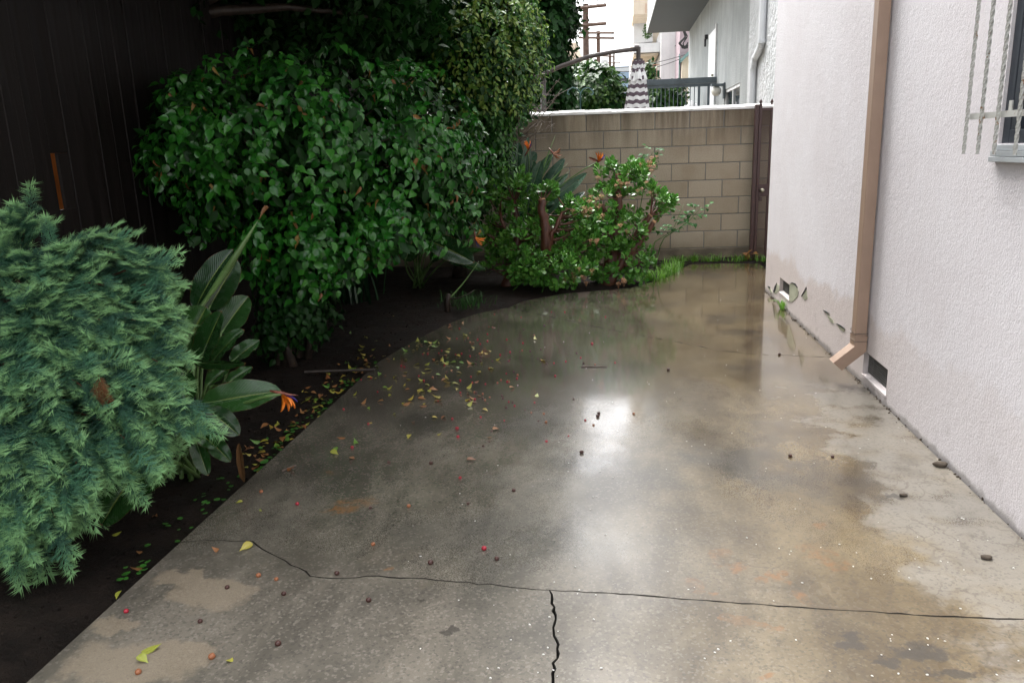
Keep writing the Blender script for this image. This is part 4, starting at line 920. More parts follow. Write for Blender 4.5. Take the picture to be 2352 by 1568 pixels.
bush('added_dark_tree', 'tall dark tree added behind the block wall to darken the slab reflection', [(960, 60, 170, 190, 13.5, 1.1), (860, -120, 220, 190, 13.5, 1.3), (1020, -300, 180, 230, 13.8, 1.4), (780, 120, 150, 190, 13.5, 1.)], 1500, 6, .19, 'darkleaf', cat='tree', droop=.8)  # added tree, fills a bright sky gap in the slab's reflection
bush('ivy_shrub', 'bright green leafy shrub beneath the power poles behind the wall', [(1375, 200, 55, 50, 17, .6), (1350, 225, 60, 40, 17, .6), (1395, 230, 45, 45, 17, .5), (1365, 165, 25, 25, 17, .3), (1330, 240, 50, 25, 17, .5)], 900, 5, .13, 'farleaf')
bush('ivy_hedge', 'dark ivy covered hedge behind the landing railing', [(1510, 225, 48, 40, 22, .6), (1495, 205, 20, 40, 22, .5), (1555, 200, 12, 14, 22, .3), (1540, 235, 35, 25, 22, .5), (1490, 165, 10, 22, 22, .3)], 520, 5, .15, 'farleaf')
bush('alley_tree', 'pale green tree far behind the striped umbrella', [(1335, 170, 32, 30, 30, 1.2), (1320, 195, 30, 40, 30, 1.)], 320, 5, .22, 'farleaf')

# bare twigs sticking out over the wall
bt = empty('bare_shrub', 'leafless grey twigged shrub reaching over the block wall', 'shrub', loc=(-1.2, 9.3, soil_z(-1.2, 9.3)))
root = onY(1185, 330, 9.25); b = MB(); b.tube([V3(-1.2, 9.3, soil_z(-1.2, 9.3)-.02), (V3(-1.2, 9.3, 0)+root)/2, root], [.022, .018, .014], 6); b.build('stem', M['twig'], bt)
for (x, y) in [(1250, 205), (1285, 180), (1260, 230), (1270, 285), (1265, 315), (1240, 275), (1255, 130), (1230, 120), (1275, 250), (1215, 190), (1290, 205), (1262, 300), (1245, 60)]:
    e = onY(x, y, 9.2+random.uniform(-.15, .25)); m = (root+e)/2+V3(random.uniform(-.08, .08), 0, random.uniform(-.02, .10)); C = curve(root, m, e, 9)+rng.normal(size=(9, 3))*.006
    b = MB(); b.tube(C, np.linspace(.008, .0025, 9), 5)
    for k in (4, 5, 6, 7): b.tube(curve(C[k], C[k]+V3(random.uniform(-.05, .1), random.uniform(-.05, .05), random.uniform(-.02, .1)), C[k]+V3(random.uniform(-.05, .2), random.uniform(-.1, .1), random.uniform(-.03, .16)), 5), [.003, .0026, .0022, .002, .0015], 4)
    b.build('twig', M['twig'], bt)

# ---------------------------------------------------------------- jade plants
JV, JF = leaf_template([(.25, .10), (.60, .25), (.85, .22)], .12, -.18); JV2 = JV.copy(); JV2[:, 2] -= .085*(np.clip(1-np.abs(JV[:, 0])*3, .2, 1)); nJ = len(JV)
JAV = np.concatenate([JV, JV2]); JAF = np.concatenate([JF, JF[:, ::-1]+nJ])
def rosette(seed):
    r = np.random.default_rng(seed); Ms = []
    for pair in range(6):
        el = math.radians(10+pair*13+r.uniform(-6, 6)); L = .068*(1-.08*pair)*r.uniform(.85, 1.1)
        for s in (0, math.pi):
            a = pair*math.pi/2+s+r.uniform(-.25, .25); d = V3(math.cos(a)*math.cos(el), math.sin(a)*math.cos(el), math.sin(el)); n = V3(-math.cos(a)*math.sin(el), -math.sin(a)*math.sin(el), math.cos(el))
            Ms.append(frames(np.array([V3(0, 0, -.028+.010*pair)+d*.006]), np.array([d]), np.array([n]), L)[0])
    V, F = scatter(JAV, JAF, np.array(Ms)); b = MB(); sv, sf = tube([(0, 0, -.10), (0, 0, .02)], [.006, .004], 5)
    return mdata('leaf_rosette', V, F, M['jade'], True)
ROS = [rosette(100+i) for i in range(5)]
FLV = []; FLF = []
for i in range(26):
    q = rdir(1)[0]*rng.random()**.5*V3(.035, .035, .022)+V3(0, 0, .04); s = .0055; k = len(FLV); FLV += [q+V3(s, 0, 0), q+V3(-s, s, 0), q+V3(-s, -s, 0), q+V3(0, 0, s*1.6)]; FLF += [(k, k+1, k+3), (k+1, k+2, k+3), (k+2, k, k+3)]
    k = len(FLV); FLV += [V3(0, 0, -.02), V3(.002, 0, -.02), q]; FLF += [(k, k+1, k+2)]
FLM = mdata('flower_cluster', FLV, np.array(FLF), M['jadeflower'])
def jade(label, basepx, trunks, blobs, n, flowers, Yb):
    bs = G(*basepx); bs[1] = min(bs[1], 9.3); z = soil_z(bs[0], bs[1]) if edge_x(bs[1]) > bs[0] else 0; bs[2] = z
    r = empty('jade_plant', label, 'plant', 'jade plants at the driveway edge', loc=tuple(bs))
    TR = []
    for pts, r0, r1 in trunks:
        Q = [bs+V3(random.uniform(-.05, .05), 0, -.03)]+[onY(x, y, Y) for x, y, Y in pts]; Q = np.array(Q); tt = np.linspace(0, len(Q)-1, 14); C = np.stack([np.interp(tt, range(len(Q)), Q[:, i]) for i in range(3)], 1)+rng.normal(size=(14, 3))*.006
        TR += list(C[2:])
        b = MB(); b.tube(C, np.linspace(r0, r1, 14)*(1+rng.normal(size=14)*.05), 9); tk = b.build('trunk', M['jadebark'], r, smooth=True)
        b = MB(); e = C[-1]; d = nrm(C[-1]-C[-2]); b.tube([e-d*.004, e+d*.008], [r1*1.02, r1*.9], 9); b.build('cut_end', M['cut'], tk)
    P, N = blob_points(blobs, n, .55); d = nrm(N*.8+V3(0, -.15, .75)+rdir(len(P))*.35); x = rdir(len(P)); sz = .85+.45*rng.random(len(P))
    z_ = d; xx = nrm(np.cross(x, z_)); yy = np.cross(z_, xx)
    for i in range(len(P)):
        Mi = np.eye(4); Mi[:3, 0] = xx[i]*sz[i]; Mi[:3, 1] = yy[i]*sz[i]; Mi[:3, 2] = z_[i]*sz[i]; Mi[:3, 3] = P[i]
        if P[i][2] > .03: inst('leaf_rosette', ROS[i % 5], Mi, r)
    TR = np.array(TR); b = MB()
    for i in range(len(P)):
        if i % 3 == 0:
            cand = TR[TR[:, 2] < P[i][2]-.04]
            if not len(cand): continue
            root = cand[np.argmin(np.linalg.norm(cand-P[i], axis=1))]
            b.tube(curve(root, (root+P[i])/2+V3(0, 0, -.05), P[i]-d[i]*.02, 6), np.linspace(.011, .005, 6), 5)
    b.build('branches', M['jadebark'], r, smooth=True)
    for (x0, y0, Y0, k, sp) in flowers:
        for _ in range(k):
            q = onY(x0+random.gauss(0, sp), y0+random.gauss(0, sp*.6), Y0-random.uniform(.25, .4)); Mi = Matrix.Translation(Vector(q))@Matrix.Rotation(random.uniform(0, 6), 4, 'Z')@Matrix.Scale(random.uniform(.5, .95), 4)
            inst('flower_cluster', FLM, Mi, r)
jade('jade plant with a leaning thick red trunk, nearest the fig tree', (1165, 662), [([(1182, 600, 8.0), (1190, 520, 8.05), (1180, 460, 8.1)], .075, .022), ([(1178, 590, 7.95), (1150, 490, 8.0)], .045, .015)],
     [(1165, 440, 55, 50, 8.1, .25), (1195, 555, 85, 70, 8.0, .32), (1140, 535, 45, 45, 8.0, .2), (1215, 610, 70, 50, 7.8, .25), (1150, 600, 40, 30, 7.9, .2)], 300, [(1200, 620, 8.0, 3, 14)], 8.)
jade('jade plant with a bare sawn upright trunk between its two neighbours', (1262, 655), [([(1255, 560, 7.85), (1248, 500, 7.85), (1243, 456, 7.85)], .060, .038), ([(1265, 540, 7.9), (1285, 500, 7.95), (1300, 480, 8.0)], .03, .014)],
     [(1255, 440, 30, 22, 8.0, .15), (1325, 505, 60, 55, 8.15, .28), (1275, 620, 85, 45, 7.75, .28), (1335, 570, 45, 60, 8.05, .22), (1225, 480, 25, 35, 8.0, .15), (1300, 560, 45, 40, 8.1, .2)], 290, [(1370, 460, 8.2, 8, 14), (1350, 490, 8.2, 8, 18), (1330, 640, 7.9, 9, 16), (1370, 560, 8.0, 4, 10)], 8.)
jade('tallest jade plant with several dark stubs before the bare block wall', (1400, 650), [([(1410, 560, 8.35), (1425, 480, 8.4), (1418, 400, 8.4)], .085, .022), ([(1420, 600, 8.3), (1475, 520, 8.3), (1495, 492, 8.3)], .055, .028), ([(1440, 590, 8.2), (1490, 530, 8.2), (1502, 508, 8.2)], .04, .024), ([(1405, 560, 8.3), (1385, 470, 8.4)], .04, .02)],
     [(1430, 405, 65, 40, 8.45, .25), (1395, 470, 80, 50, 8.4, .3), (1500, 460, 50, 40, 8.4, .25), (1430, 530, 70, 45, 8.3, .3), (1440, 600, 70, 55, 8.2, .3), (1385, 590, 40, 60, 8.2, .22), (1445, 650, 30, 14, 8.0, .12), (1460, 390, 40, 30, 8.4, .2), (1525, 470, 25, 25, 8.4, .15)], 300, [(1500, 385, 8.5, 9, 15), (1420, 430, 8.4, 6, 25), (1470, 440, 8.4, 5, 20), (1440, 650, 8.0, 4, 10), (1430, 520, 8.3, 4, 20)], 8.4)

# ---------------------------------------------------------------- paddle leaved plants (bird of paradise)
def blade(P0, P1, width, nor, bend=.08, fold=.22, seg=18, wav=.004):
    P0, P1 = np.asarray(P0), np.asarray(P1); ax = P1-P0; L = np.linalg.norm(ax); y = ax/L; x = nrm(np.cross(y, nor)); z = np.cross(x, y)
    V = []; uv = []; cols = (-1, -.66, -.33, -.06, 0, .06, .33, .66, 1); ph = random.uniform(0, 6)
    for i in range(seg+1):
        t = i/seg; w = width*(max(1e-4, t)**.55*(max(1e-4, 1-t))**.62)/.463*.5+.004*(1-t)
        c = P0+ax*t+z*bend*L*4*t*(1-t)*.5
        for u in cols:
            V.append(c+x*u*w+z*(fold*abs(u)**1.3*w+wav*math.sin(t*17+ph+u)*abs(u)**2*(1 if u > 0 else .7))-z*(.005 if abs(u) < .01 else 0)); uv.append((u*.5+.5, t))
    k = len(cols); F = np.array([(i*k+j, i*k+j+1, (i+1)*k+j+1, (i+1)*k+j) for i in range(seg) for j in range(k-1)])
    return V, F, uv
def strelitzia(root, spec, mat):
    """spec: blade base px+Y, tip px+Y, width px, normal"""
    for (x0, y0, Y0, x1, y1, Y1, w, nor) in spec:
        a, b_ = onY(x0, y0, Y0), onY(x1, y1, Y1); wm = w*1.4*(Y0+Y1)/2/FPX
        tc = nrm(CAM-a); n = nrm(np.asarray(nor, float) if np.ndim(nor) else tc*nor+V3(0, 0, 1)*(1-nor)+rdir(1)[0]*.25)
        V, F, uv = blade(a, b_, wm, n, bend=random.uniform(.02, .10)); lf = obj('leaf', V, F, M[mat], root, True, uv)
        bs = V3(*root.location)+V3(random.uniform(-.06, .06), random.uniform(-.06, .06), -.01); m = (bs+a)/2+V3(0, 0, .12*np.linalg.norm(a-bs)); C = np.concatenate([curve(bs, a*.75+bs*.25+(a-b_)*.25, a, 9), [a*.6+b_*.4]])
        pv, pf = tube(C, list(np.linspace(.011, .0065, 9))+[.003], 7); obj('petiole', pv, pf, M['stem'], lf, True)
def bop_flower(root, pos, d, mat='orange', s=1., up=(0, 0, 1)):
    d = nrm(d); up = nrm(np.asarray(up)-d*np.dot(up, d)); side = np.cross(d, up)
    fl = obj('flower', *tube([pos-d*.09*s, pos-d*.04*s, pos, pos+d*.05*s, pos+d*.12*s-up*.005], np.array([.007, .011, .013, .009, .001])*s, 8), M['bract'], root, True)
    def petal(e, w, mt, bend=.15):
        e = np.asarray(e, float)*s; V, F, uv = blade(pos+up*.008*s, pos+e, w*s, nrm(np.cross(e, side+.01)), bend, .7, 8, .0); obj('petal', V, F, M[mt], fl, True, uv)
    for k, (a, b_, c, mt) in enumerate([(.5, .85, .15, mat), (.8, .55, -.25, mat), (.2, .95, -.1, mat), (.75, .65, .3, mat), (.95, .25, 0, 'bluep' if mat == 'orange' else mat)]):
        petal((d*a+up*b_+side*c)*.13, .028 if mt != 'bluep' else .014, mt)
    return fl
fbase = G(432, 1075); fbase[2] = soil_z(*fbase[:2])
bp1 = empty('bird_of_paradise', 'broad leaved bird of paradise between the juniper and the fig tree', 'plant', loc=tuple(fbase))
strelitzia(bp1, [
    (447, 712, 3.5, 536, 572, 3.6, 62, (-.35, -.9, .35)), (478, 712, 3.6, 545, 597, 3.75, 50, (.5, -.7, .5)), (385, 748, 3.5, 430, 650, 3.55, 48, (-.6, -.75, .2)), (362, 760, 3.4, 368, 665, 3.4, 34, (.6, -.8, .1)),
    (425, 800, 3.3, 474, 704, 3.35, 82, (.1, -.97, .2)), (455, 838, 3.25, 509, 714, 3.3, 56, (-.3, -.93, .25)), (486, 832, 3.3, 561, 756, 3.4, 44, (-.2, -.6, .8)), (530, 832, 3.4, 597, 781, 3.5, 40, (-.1, -.65, .75)),
    (508, 765, 3.6, 571, 680, 3.7, 58, (.2, -.8, .6)), (440, 832, 3.2, 564, 834, 3.25, 30, (.0, -.75, -.6)), (475, 885, 3.2, 528, 842, 3.3, 34, (-.2, -.7, .7)), (520, 882, 3.3, 580, 842, 3.4, 30, (-.1, -.6, .8)),
    (490, 884, 3.2, 632, 890, 3.25, 34, (0, -.8, -.5)), (462, 928, 3.0, 646, 897, 3.1, 62, (.15, -.75, .62)), (478, 940, 2.95, 550, 999, 2.95, 44, (.1, -.7, .7)), (455, 990, 2.95, 499, 1028, 2.9, 32, (.2, -.8, .6)),
    (448, 1005, 2.95, 478, 1092, 2.9, 32, (.3, -.9, .2)), (379, 1030, 2.75, 312, 1136, 2.65, 74, (.25, -.75, .6)), (330, 1060, 2.6, 232, 1206, 2.5, 78, (.35, -.65, .7)), (420, 870, 3.2, 400, 800, 3.3, 50, (-.3, -.9, .3)), (430, 930, 3.1, 420, 850, 3.2, 50, (.2, -.95, .2)),
    (470, 1000, 2.98, 530, 1060, 2.95, 34, (.1, -.6, .8)), (395, 790, 3.5, 350, 690, 3.6, 46, (.2, -.95, .2))], 'strel')
# rolled spear leaf
a, m, e = onY(462, 704, 3.4), onY(520, 625, 3.45), onY(592, 507, 3.5); C = np.concatenate([curve(fbase, onY(440, 820, 3.2), a, 7)[:-1], curve(a, m, e, 8)]); obj('rolled_leaf', *tube(C, [.010]*6+[.010, .011, .014, .017, .017, .013, .008, .001], 8), M['stem'], bp1, True)
fpos = onY(648, 903, 3.0); sp = onY(470, 925, 3.05); obj('flower_stalk', *tube(curve(fbase, sp+V3(-.05, 0, -.02), fpos, 10), .008, 7), M['stem'], bp1, True)
bop_flower(bp1, fpos, V3(.95, -.1, -.15), s=.62, up=(.2, -.2, -.6))
# withered hanging leaf at the edge
V, F, uv = blade(onY(549, 1018, 2.95), G(562, 1112)+V3(0, 0, .01), .026, V3(.3, -.9, .2), .12, 1.2); obj('withered_leaf', V, F, M['deadleaf'], bp1, True, uv)

b2 = G(1190, 618); b2 = V3(-1.2, 8.95, soil_z(-1.2, 8.95)); bp2 = empty('bird_of_paradise', 'bluish bird of paradise with orange flowers standing against the block wall', 'plant', loc=tuple(b2))
Yq = 8.9
strelitzia(bp2, [(1192, 500, Yq, 1213, 312, Yq, 20, (.4, -.9, .2)), (1230, 480, Yq, 1298, 362, Yq+.2, 26, (-.3, -.8, .5)), (1245, 500, Yq, 1349, 396, Yq+.1, 27, (-.2, -.7, .7)), (1250, 470, Yq-.1, 1329, 413, Yq, 24, (.1, -.9, .4)), (1212, 460, Yq-.1, 1244, 368, Yq-.1, 22, (.2, -.95, .2)),
                 (1180, 450, Yq, 1199, 376, Yq, 28, (-.3, -.9, .3)), (1200, 450, Yq, 1226, 368, Yq, 32, (.1, -.95, .2)), (1220, 440, Yq+.1, 1270, 354, Yq+.2, 26, (-.4, -.7, .6)), (1185, 420, Yq, 1191, 326, Yq+.1, 22, (.1, -.95, .2)), (1240, 460, Yq+.1, 1307, 399, Yq+.2, 18, (-.3, -.7, .6)), (1195, 400, Yq+.1, 1232, 350, Yq+.15, 30, (-.3, -.85, .4)),
                 (1175, 430, Yq, 1165, 352, Yq, 26, (.3, -.9, .3)), (1205, 520, Yq-.15, 1222, 430, Yq-.2, 30, (.2, -.9, .3)), (1255, 520, Yq, 1345, 440, Yq+.1, 20, (-.1, -.6, .8))], 'strel2')
for (x, y, w) in ((1276, 310, .012), (1305, 374, .011), (1312, 389, .010)):
    e = onY(x, y, Yq+.1); a = onY(1215, 470, Yq); obj('rolled_leaf', *tube(np.concatenate([curve(b2, a, a*.6+e*.4, 6)[:-1], curve(a*.6+e*.4, (a+e)/2, e, 6)]), [.008]*5+[w*.8, w, w, w*.8, w*.5, .001], 7), M['stem'], bp2, True)
for (x, y, dd3, mt) in ((1213, 346, (.5, -.3, .7), 'orange'), (1270, 352, (.4, -.2, -.5), 'oldpetal'), (1374, 372, (.8, -.2, .45), 'orange')):
    q = onY(x, y, Yq-.15); obj('flower_stalk', *tube(curve(b2, onY(1225, 440, Yq-.05), q, 10), .007, 6), M['stem'], bp2, True); bop_flower(bp2, q, np.array(dd3), mt, .85)
q = onY(1374, 372, Yq-.15); V, F, uv = blade(q, onY(1352, 362, Yq-.15), .03, V3(0, -1, .2), .05, .5); obj('spent_bract', V, F, M['bract'], bp2, True, uv)

b3 = G(965, 640); b3 = V3(-2.05, 7.9, soil_z(-2.05, 7.9)); bp3 = empty('bird_of_paradise', 'low dark bird of paradise in the shade under the fig tree', 'plant', loc=tuple(b3))
Yq = 7.7
strelitzia(bp3, [(985, 503, Yq, 1103, 493, Yq, 30, (.1, -.5, .85)), (980, 550, Yq-.1, 1090, 603, Yq-.2, 42, (.1, -.85, .5)), (1015, 593, Yq-.1, 1116, 622, Yq-.2, 26, (0, -.45, .9)), (960, 560, Yq, 1000, 480, Yq, 40, (.3, -.9, .2)), (930, 600, Yq, 960, 520, Yq, 45, (-.1, -.9, .3)), (1000, 520, Yq, 1075, 470, Yq+.1, 30, (-.2, -.6, .8)), (1040, 585, Yq, 1110, 575, Yq, 20, (0, -.4, .9)), (940, 560, Yq, 880, 510, Yq, 40, (.1, -.7, .7)), (990, 600, Yq-.1, 1040, 560, Yq, 30, (0, -.6, .8))], 'strel')
for (x, y, dd3) in ((1066, 380, (.3, -.3, .8)), (1091, 545, (.1, -.3, -.8)), (905, 540, (.4, -.3, .6))):
    q = onY(x, y, Yq-.3); obj('flower_stalk', *tube(curve(b3, (b3+q)/2+V3(-.1, 0, .2), q, 10), .006, 6), M['stem'], bp3, True); bop_flower(bp3, q, np.array(dd3), 'orange', .8, (0, 0, 1) if dd3[2] > 0 else (1, 0, 0))
# dark strap leaved clump
s0 = V3(-2.55, 7.2, soil_z(-2.55, 7.2)); sp_ = empty('strap_leaf_clump', 'dark grassy strap leaved clump in deep shade beneath the fig', 'plant', loc=tuple(s0))
for k in range(70):
    a = random.uniform(0, 6.28); L = random.uniform(.5, .85); q = s0+V3(random.gauss(0, .14), random.gauss(0, .14), -.01); e = q+V3(math.cos(a)*L*.55, math.sin(a)*L*.5, L*random.uniform(.35, .8)); C = curve(q, q+V3(math.cos(a)*.08, math.sin(a)*.08, L*.85), e, 9); w = np.linspace(.013, .001, 9)[:, None]; sd = nrm(V3(-math.sin(a), math.cos(a), 0)); V = np.concatenate([C-sd*w, C+sd*w]); F = np.array([(i, i+1, 10+i, 9+i) for i in range(8)])
    obj('strap_leaf', V, F, M['strap'], sp_, True)

# ---------------------------------------------------------------- juniper in the left foreground
def spray(seed):
    r = np.random.default_rng(seed); V = []; F = []; UV = []
    def cone(a, b_, w, v0, v1):
        d = nrm(b_-a); u = nrm(np.cross(d, V3(.3, .5, .8))); q = np.cross(d, u); k = len(V)
        for an in (0, 2.1, 4.2): V.append(a+w*(math.cos(an)*u+math.sin(an)*q)); UV.append((0, v0))
        V.append(b_); UV.append((0, v1)); F.extend([(k, k+1, k+3), (k+1, k+2, k+3), (k+2, k, k+3)])
    ax = [V3(.03*math.sin(3*t), t, -.22*t*t) for t in np.linspace(0, 1, 9)]
    for i in range(8): cone(ax[i], ax[i+1]+(ax[i+1]-ax[i])*.2, .014*(1-i/10), i/9, i/9)
    for i in range(24):
        t = .08+.90*i/24; p = V3(.03*math.sin(3*t), t, -.22*t*t); s = 1 if i % 2 else -1; L = (.24*(1-t)**.8+.07)*r.uniform(.6, 1.25)
        d = nrm(V3(s*r.uniform(.5, .9), .85, r.uniform(-.25, .35))); e = p+d*L; cone(p, e, .011, t*.8, min(1, t*.8+.3))
        for j in range(9):
            tj = .1+.85*j/9; pj = p+d*L*tj; s2 = 1 if j % 2 else -1; dj = nrm(d+nrm(np.cross(d, V3(0, 0, 1)))*s2*r.uniform(.4, .8)+V3(0, 0, r.uniform(-.35, .35))); Lj = (.13*(1-tj)+.05)*r.uniform(.8, 1.2)
            cone(pj, pj+dj*Lj*1.2, .0072, min(1, t*.8+.1), min(1, t*.8+.4))
    return np.array(V), np.array(F), np.array(UV)
SPR = [spray(300+i) for i in range(4)]; SPM = [mdata('spray', s[0], s[1], M['juniper'], False, s[2]) for s in SPR]
jc = V3(-2.35, 2.75, 0); jc[2] = soil_z(*jc[:2]); ju = empty('juniper_bush', 'feathery blue green juniper bush with wet drooping sprays beside the driveway', 'bush', loc=tuple(jc))
plumes = [  # (start px, tip px, Y start, Y tip): arching plumes seen in the photo
    (120, 640, 240, 530, 3.0, 2.9), (150, 660, 330, 545, 3.0, 2.85), (200, 680, 415, 590, 3.0, 2.8), (40, 640, 60, 500, 3.0, 2.9), (0, 640, 20, 490, 3.0, 2.9), (250, 700, 408, 640, 2.95, 2.75), (260, 720, 400, 690, 2.95, 2.75), (80, 700, 300, 640, 2.95, 2.7), (180, 760, 440, 765, 2.9, 2.65), (120, 780, 380, 720, 2.9, 2.65),
    (60, 780, 330, 790, 2.85, 2.55), (200, 830, 420, 830, 2.85, 2.55), (160, 860, 410, 905, 2.8, 2.5), (240, 860, 505, 985, 2.8, 2.42), (220, 880, 460, 960, 2.8, 2.45), (140, 860, 350, 880, 2.75, 2.45), (60, 860, 240, 900, 2.7, 2.4), (20, 800, 65, 860, 2.7, 2.45), (200, 920, 440, 1010, 2.75, 2.4), (150, 950, 350, 1040, 2.65, 2.35),
    (100, 960, 220, 1060, 2.6, 2.3), (220, 960, 370, 1090, 2.7, 2.4), (250, 980, 320, 1070, 2.7, 2.4), (60, 980, 120, 1110, 2.5, 2.2), (20, 960, 10, 1120, 2.5, 2.2), (130, 1020, 230, 1140, 2.5, 2.25), (20, 1060, 60, 1200, 2.4, 2.15), (60, 1080, 150, 1225, 2.4, 2.15), (0, 1100, 20, 1250, 2.35, 2.1), (90, 1100, 80, 1240, 2.4, 2.2), (-40, 700, 60, 760, 2.9, 2.7), (-60, 880, 60, 960, 2.7, 2.5),
    (-80, 600, 10, 600, 3.0, 2.85), (20, 700, 160, 690, 2.95, 2.65), (60, 660, 140, 580, 3.0, 2.8), (140, 720, 260, 740, 2.9, 2.6), (30, 880, 130, 940, 2.65, 2.35), (250, 800, 430, 800, 2.85, 2.6), (-60, 1000, 40, 1060, 2.5, 2.25), (170, 900, 330, 960, 2.7, 2.4), (260, 760, 420, 730, 2.95, 2.7), (100, 820, 210, 830, 2.75, 2.45)]
MsJ = []; wood = MB()
for (x0, y0, x1, y1, Y0, Y1) in plumes:
    a, e = onY(x0, y0, Y0), onY(x1, y1, Y1); e = a+(e-a)*.76; L = np.linalg.norm(e-a); m = (a+e)/2+V3(0, 0, .16*L); C = curve(a, m, e, 15); T = nrm(np.gradient(C, axis=0)); wood.tube(curve(jc+V3(0, 0, .05), (jc+a)/2+V3(0, 0, .1), a, 5), np.linspace(.02, .008, 5), 6); wood.tube(C, np.linspace(.007, .002, 15), 5)
    for k in range(24):
        t = .05+.95*k/23; i = min(14, int(t*14)); p = C[i]+rng.normal(size=3)*.018; s = 1 if k % 2 else -1; sd = nrm(np.cross(T[i], V3(0, 0, 1)))
        d = nrm(T[i]*1.+sd*s*random.uniform(.2, .9)*(1.15-t)+V3(0, -.12, random.uniform(-.4, .32))); nor = nrm(V3(0, -.3, 1)+rng.normal(size=3)*.35)
        MsJ.append(frames(np.array([p]), np.array([d]), np.array([nor]), random.choice((.13, .17, .20, .25, .29))*(1.1-.3*t))[0])
MsJ = np.array(MsJ)
Pf, Nf = blob_points([(150, 760, 200, 200, 2.85, .35), (110, 960, 180, 170, 2.65, .3), (60, 1110, 110, 110, 2.45, .2), (250, 890, 90, 90, 2.8, .2)], 170, .3)
MsJ = np.concatenate([MsJ, frames(Pf, nrm(Nf+V3(.35, 0, -.25)+rdir(len(Pf))*.4), nrm(Nf+V3(0, 0, .8)), .12+.08*rng.random(len(Pf)))])
order = np.argsort(np.linalg.norm(MsJ[:, :3, 3]-CAM, axis=1)); 
for i in order[:300]: inst('spray', SPM[i % 4], MsJ[i], ju)
rest = order[300:]; out = [scatter(SPR[q][0], SPR[q][1], MsJ[rest[q::4]], SPR[q][2]) for q in range(4)]; Vs = np.concatenate([o[0] for o in out]); off = np.cumsum([0]+[len(o[0]) for o in out])[:4]
stuff(obj('foliage', Vs, np.concatenate([o[1]+k for o, k in zip(out, off)]), M['juniper'], ju, uv=np.concatenate([o[2] for o in out])))
wood.tube([jc-V3(0, 0, .05), jc+V3(0, 0, .15)], [.05, .04], 8); wood.build('branches', M['jadebark'], ju)
dm = mdata('dead_spray', SPR[0][0], SPR[0][1], M['deadjuniper'], False, SPR[0][2])
for (x, y, s_) in ((225, 860, .11), (228, 875, .10), (215, 880, .09)):
    inst('dead_spray', dm, frames(np.array([onY(x, y, 2.42)]), np.array([V3(.3, -.1, -1)]), np.array([V3(0, -1, .2)]), s_)[0], ju)
# a few dropped petals and leaf bits lodged in it stay part of the litter below

# ---------------------------------------------------------------- rose shoots
def rose(name, label, basept, stems):
    r = empty(name, label, 'plant', loc=tuple(basept))
    for pts, Y in stems:
        Q = np.array([basept]+[onY(x, y, Y) for x, y in pts]); tt = np.linspace(0, len(Q)-1, 12); C = np.stack([np.interp(tt, range(len(Q)), Q[:, i]) for i in range(3)], 1); st_ = obj('stem', *tube(C, np.linspace(.008, .003, 12), 6), M['stem'], r, True)
        for k in range(6, 12):
            for s in (-1, 1):
                d = nrm(V3(s*.8, random.uniform(-.5, .3), random.uniform(-.1, .5))); p = C[k]
                for j in range(3):
                    Mi = frames(np.array([p+d*(.03+.035*j)]), np.array([nrm(d+V3(0, 0, -.3)+rng.normal(size=3)*.5)]), np.array([V3(0, -.5, 1)]), random.uniform(.045, .065))[0]; inst('leaf', ROSEM, Mi, st_)
    return r
ROSEM = mdata('leaf', FIG_V*V3(1.1, 1, 1), FIG_F, M['rose'], True)
rb = V3(.45, 9.0, soil_z(.45, 9.0)); rose('rose_bush', 'thin rose shoots leaning out beside the tallest jade plant', rb, [([(1500, 558), (1545, 530), (1570, 470)], 8.8), ([(1520, 550), (1580, 510), (1612, 475)], 8.8)])
rb2 = V3(.1, 9.3, soil_z(.1, 9.3)); rose('rose_shoot', 'single tall rose shoot rising above the jade plants', rb2, [([(1470, 480), (1488, 380), (1500, 345)], 9.2)])
# stub of an old stump and thin green branch in the bed
s0 = G(1028, 715); s0[2] = soil_z(*s0[:2]); sr = empty('old_rose_stump', 'dark cut rose stump with a thin green shoot by the concrete edge', 'stump', loc=tuple(s0))
obj('trunk', *tube([s0-V3(0, 0, .04), s0+V3(0, 0, .08), s0+V3(.02, 0, .14)], [.03, .028, .02], 8), M['trunk'], sr, True); obj('shoot', *tube(curve(s0+V3(.02, 0, .1), onY(1060, 660, 6.8), onY(1100, 600, 6.9), 9), np.linspace(.008, .003, 9), 6), M['stem'], sr, True)
obj('shoot', *tube(curve(s0+V3(0, 0, .1), onY(1060, 690, 6.7), onY(1090, 665, 6.75), 8), np.linspace(.01, .003, 8), 6), M['trunk'], sr, True)

# ================================================================== GROUND COVER AND LITTER
def blades(pts, h, mat, name, label, lean=.6, w=.0035, cat='grass'):
    V = []; F = []
    for p in pts:
        a = random.uniform(0, 6.28); H = h*random.uniform(.5, 1.25); d = V3(math.cos(a), math.sin(a), 0); sd = V3(-d[1], d[0], 0)*w; k = len(V); ln = lean*random.uniform(.3, 1.3)
        V += [p-sd, p+sd, p+d*H*ln*.35+V3(0, 0, H*.65)-sd*.7, p+d*H*ln*.35+V3(0, 0, H*.65)+sd*.7, p+d*H*ln+V3(0, 0, H*(1-.25*ln))]; F += [(k, k+1, k+3), (k, k+3, k+2), (k+2, k+3, k+4)]
    o = obj(name, V, np.array(F), M[mat]); tag(o, label, cat); return stuff(o)
def pxpts(n, poly_fn, z=None):
    out = []
    for _ in range(n):
        x, y = poly_fn(); p = G(x, y); p[2] = (soil_z(p[0], p[1]) if edge_x(p[1]) > p[0]+.0 else -.02) if z is None else z; out.append(p)
    return out
g1 = []
for _ in range(420):
    t = random.random(); x = 1480+t*110; y = np.interp(x, [1480, 1500, 1540, 1562, 1590], [655, 646, 632, 616, 606])-abs(random.gauss(0, 11))-1; g1.append(G(x, y)*V3(1, 1, 0)+V3(0, 0, -.03))
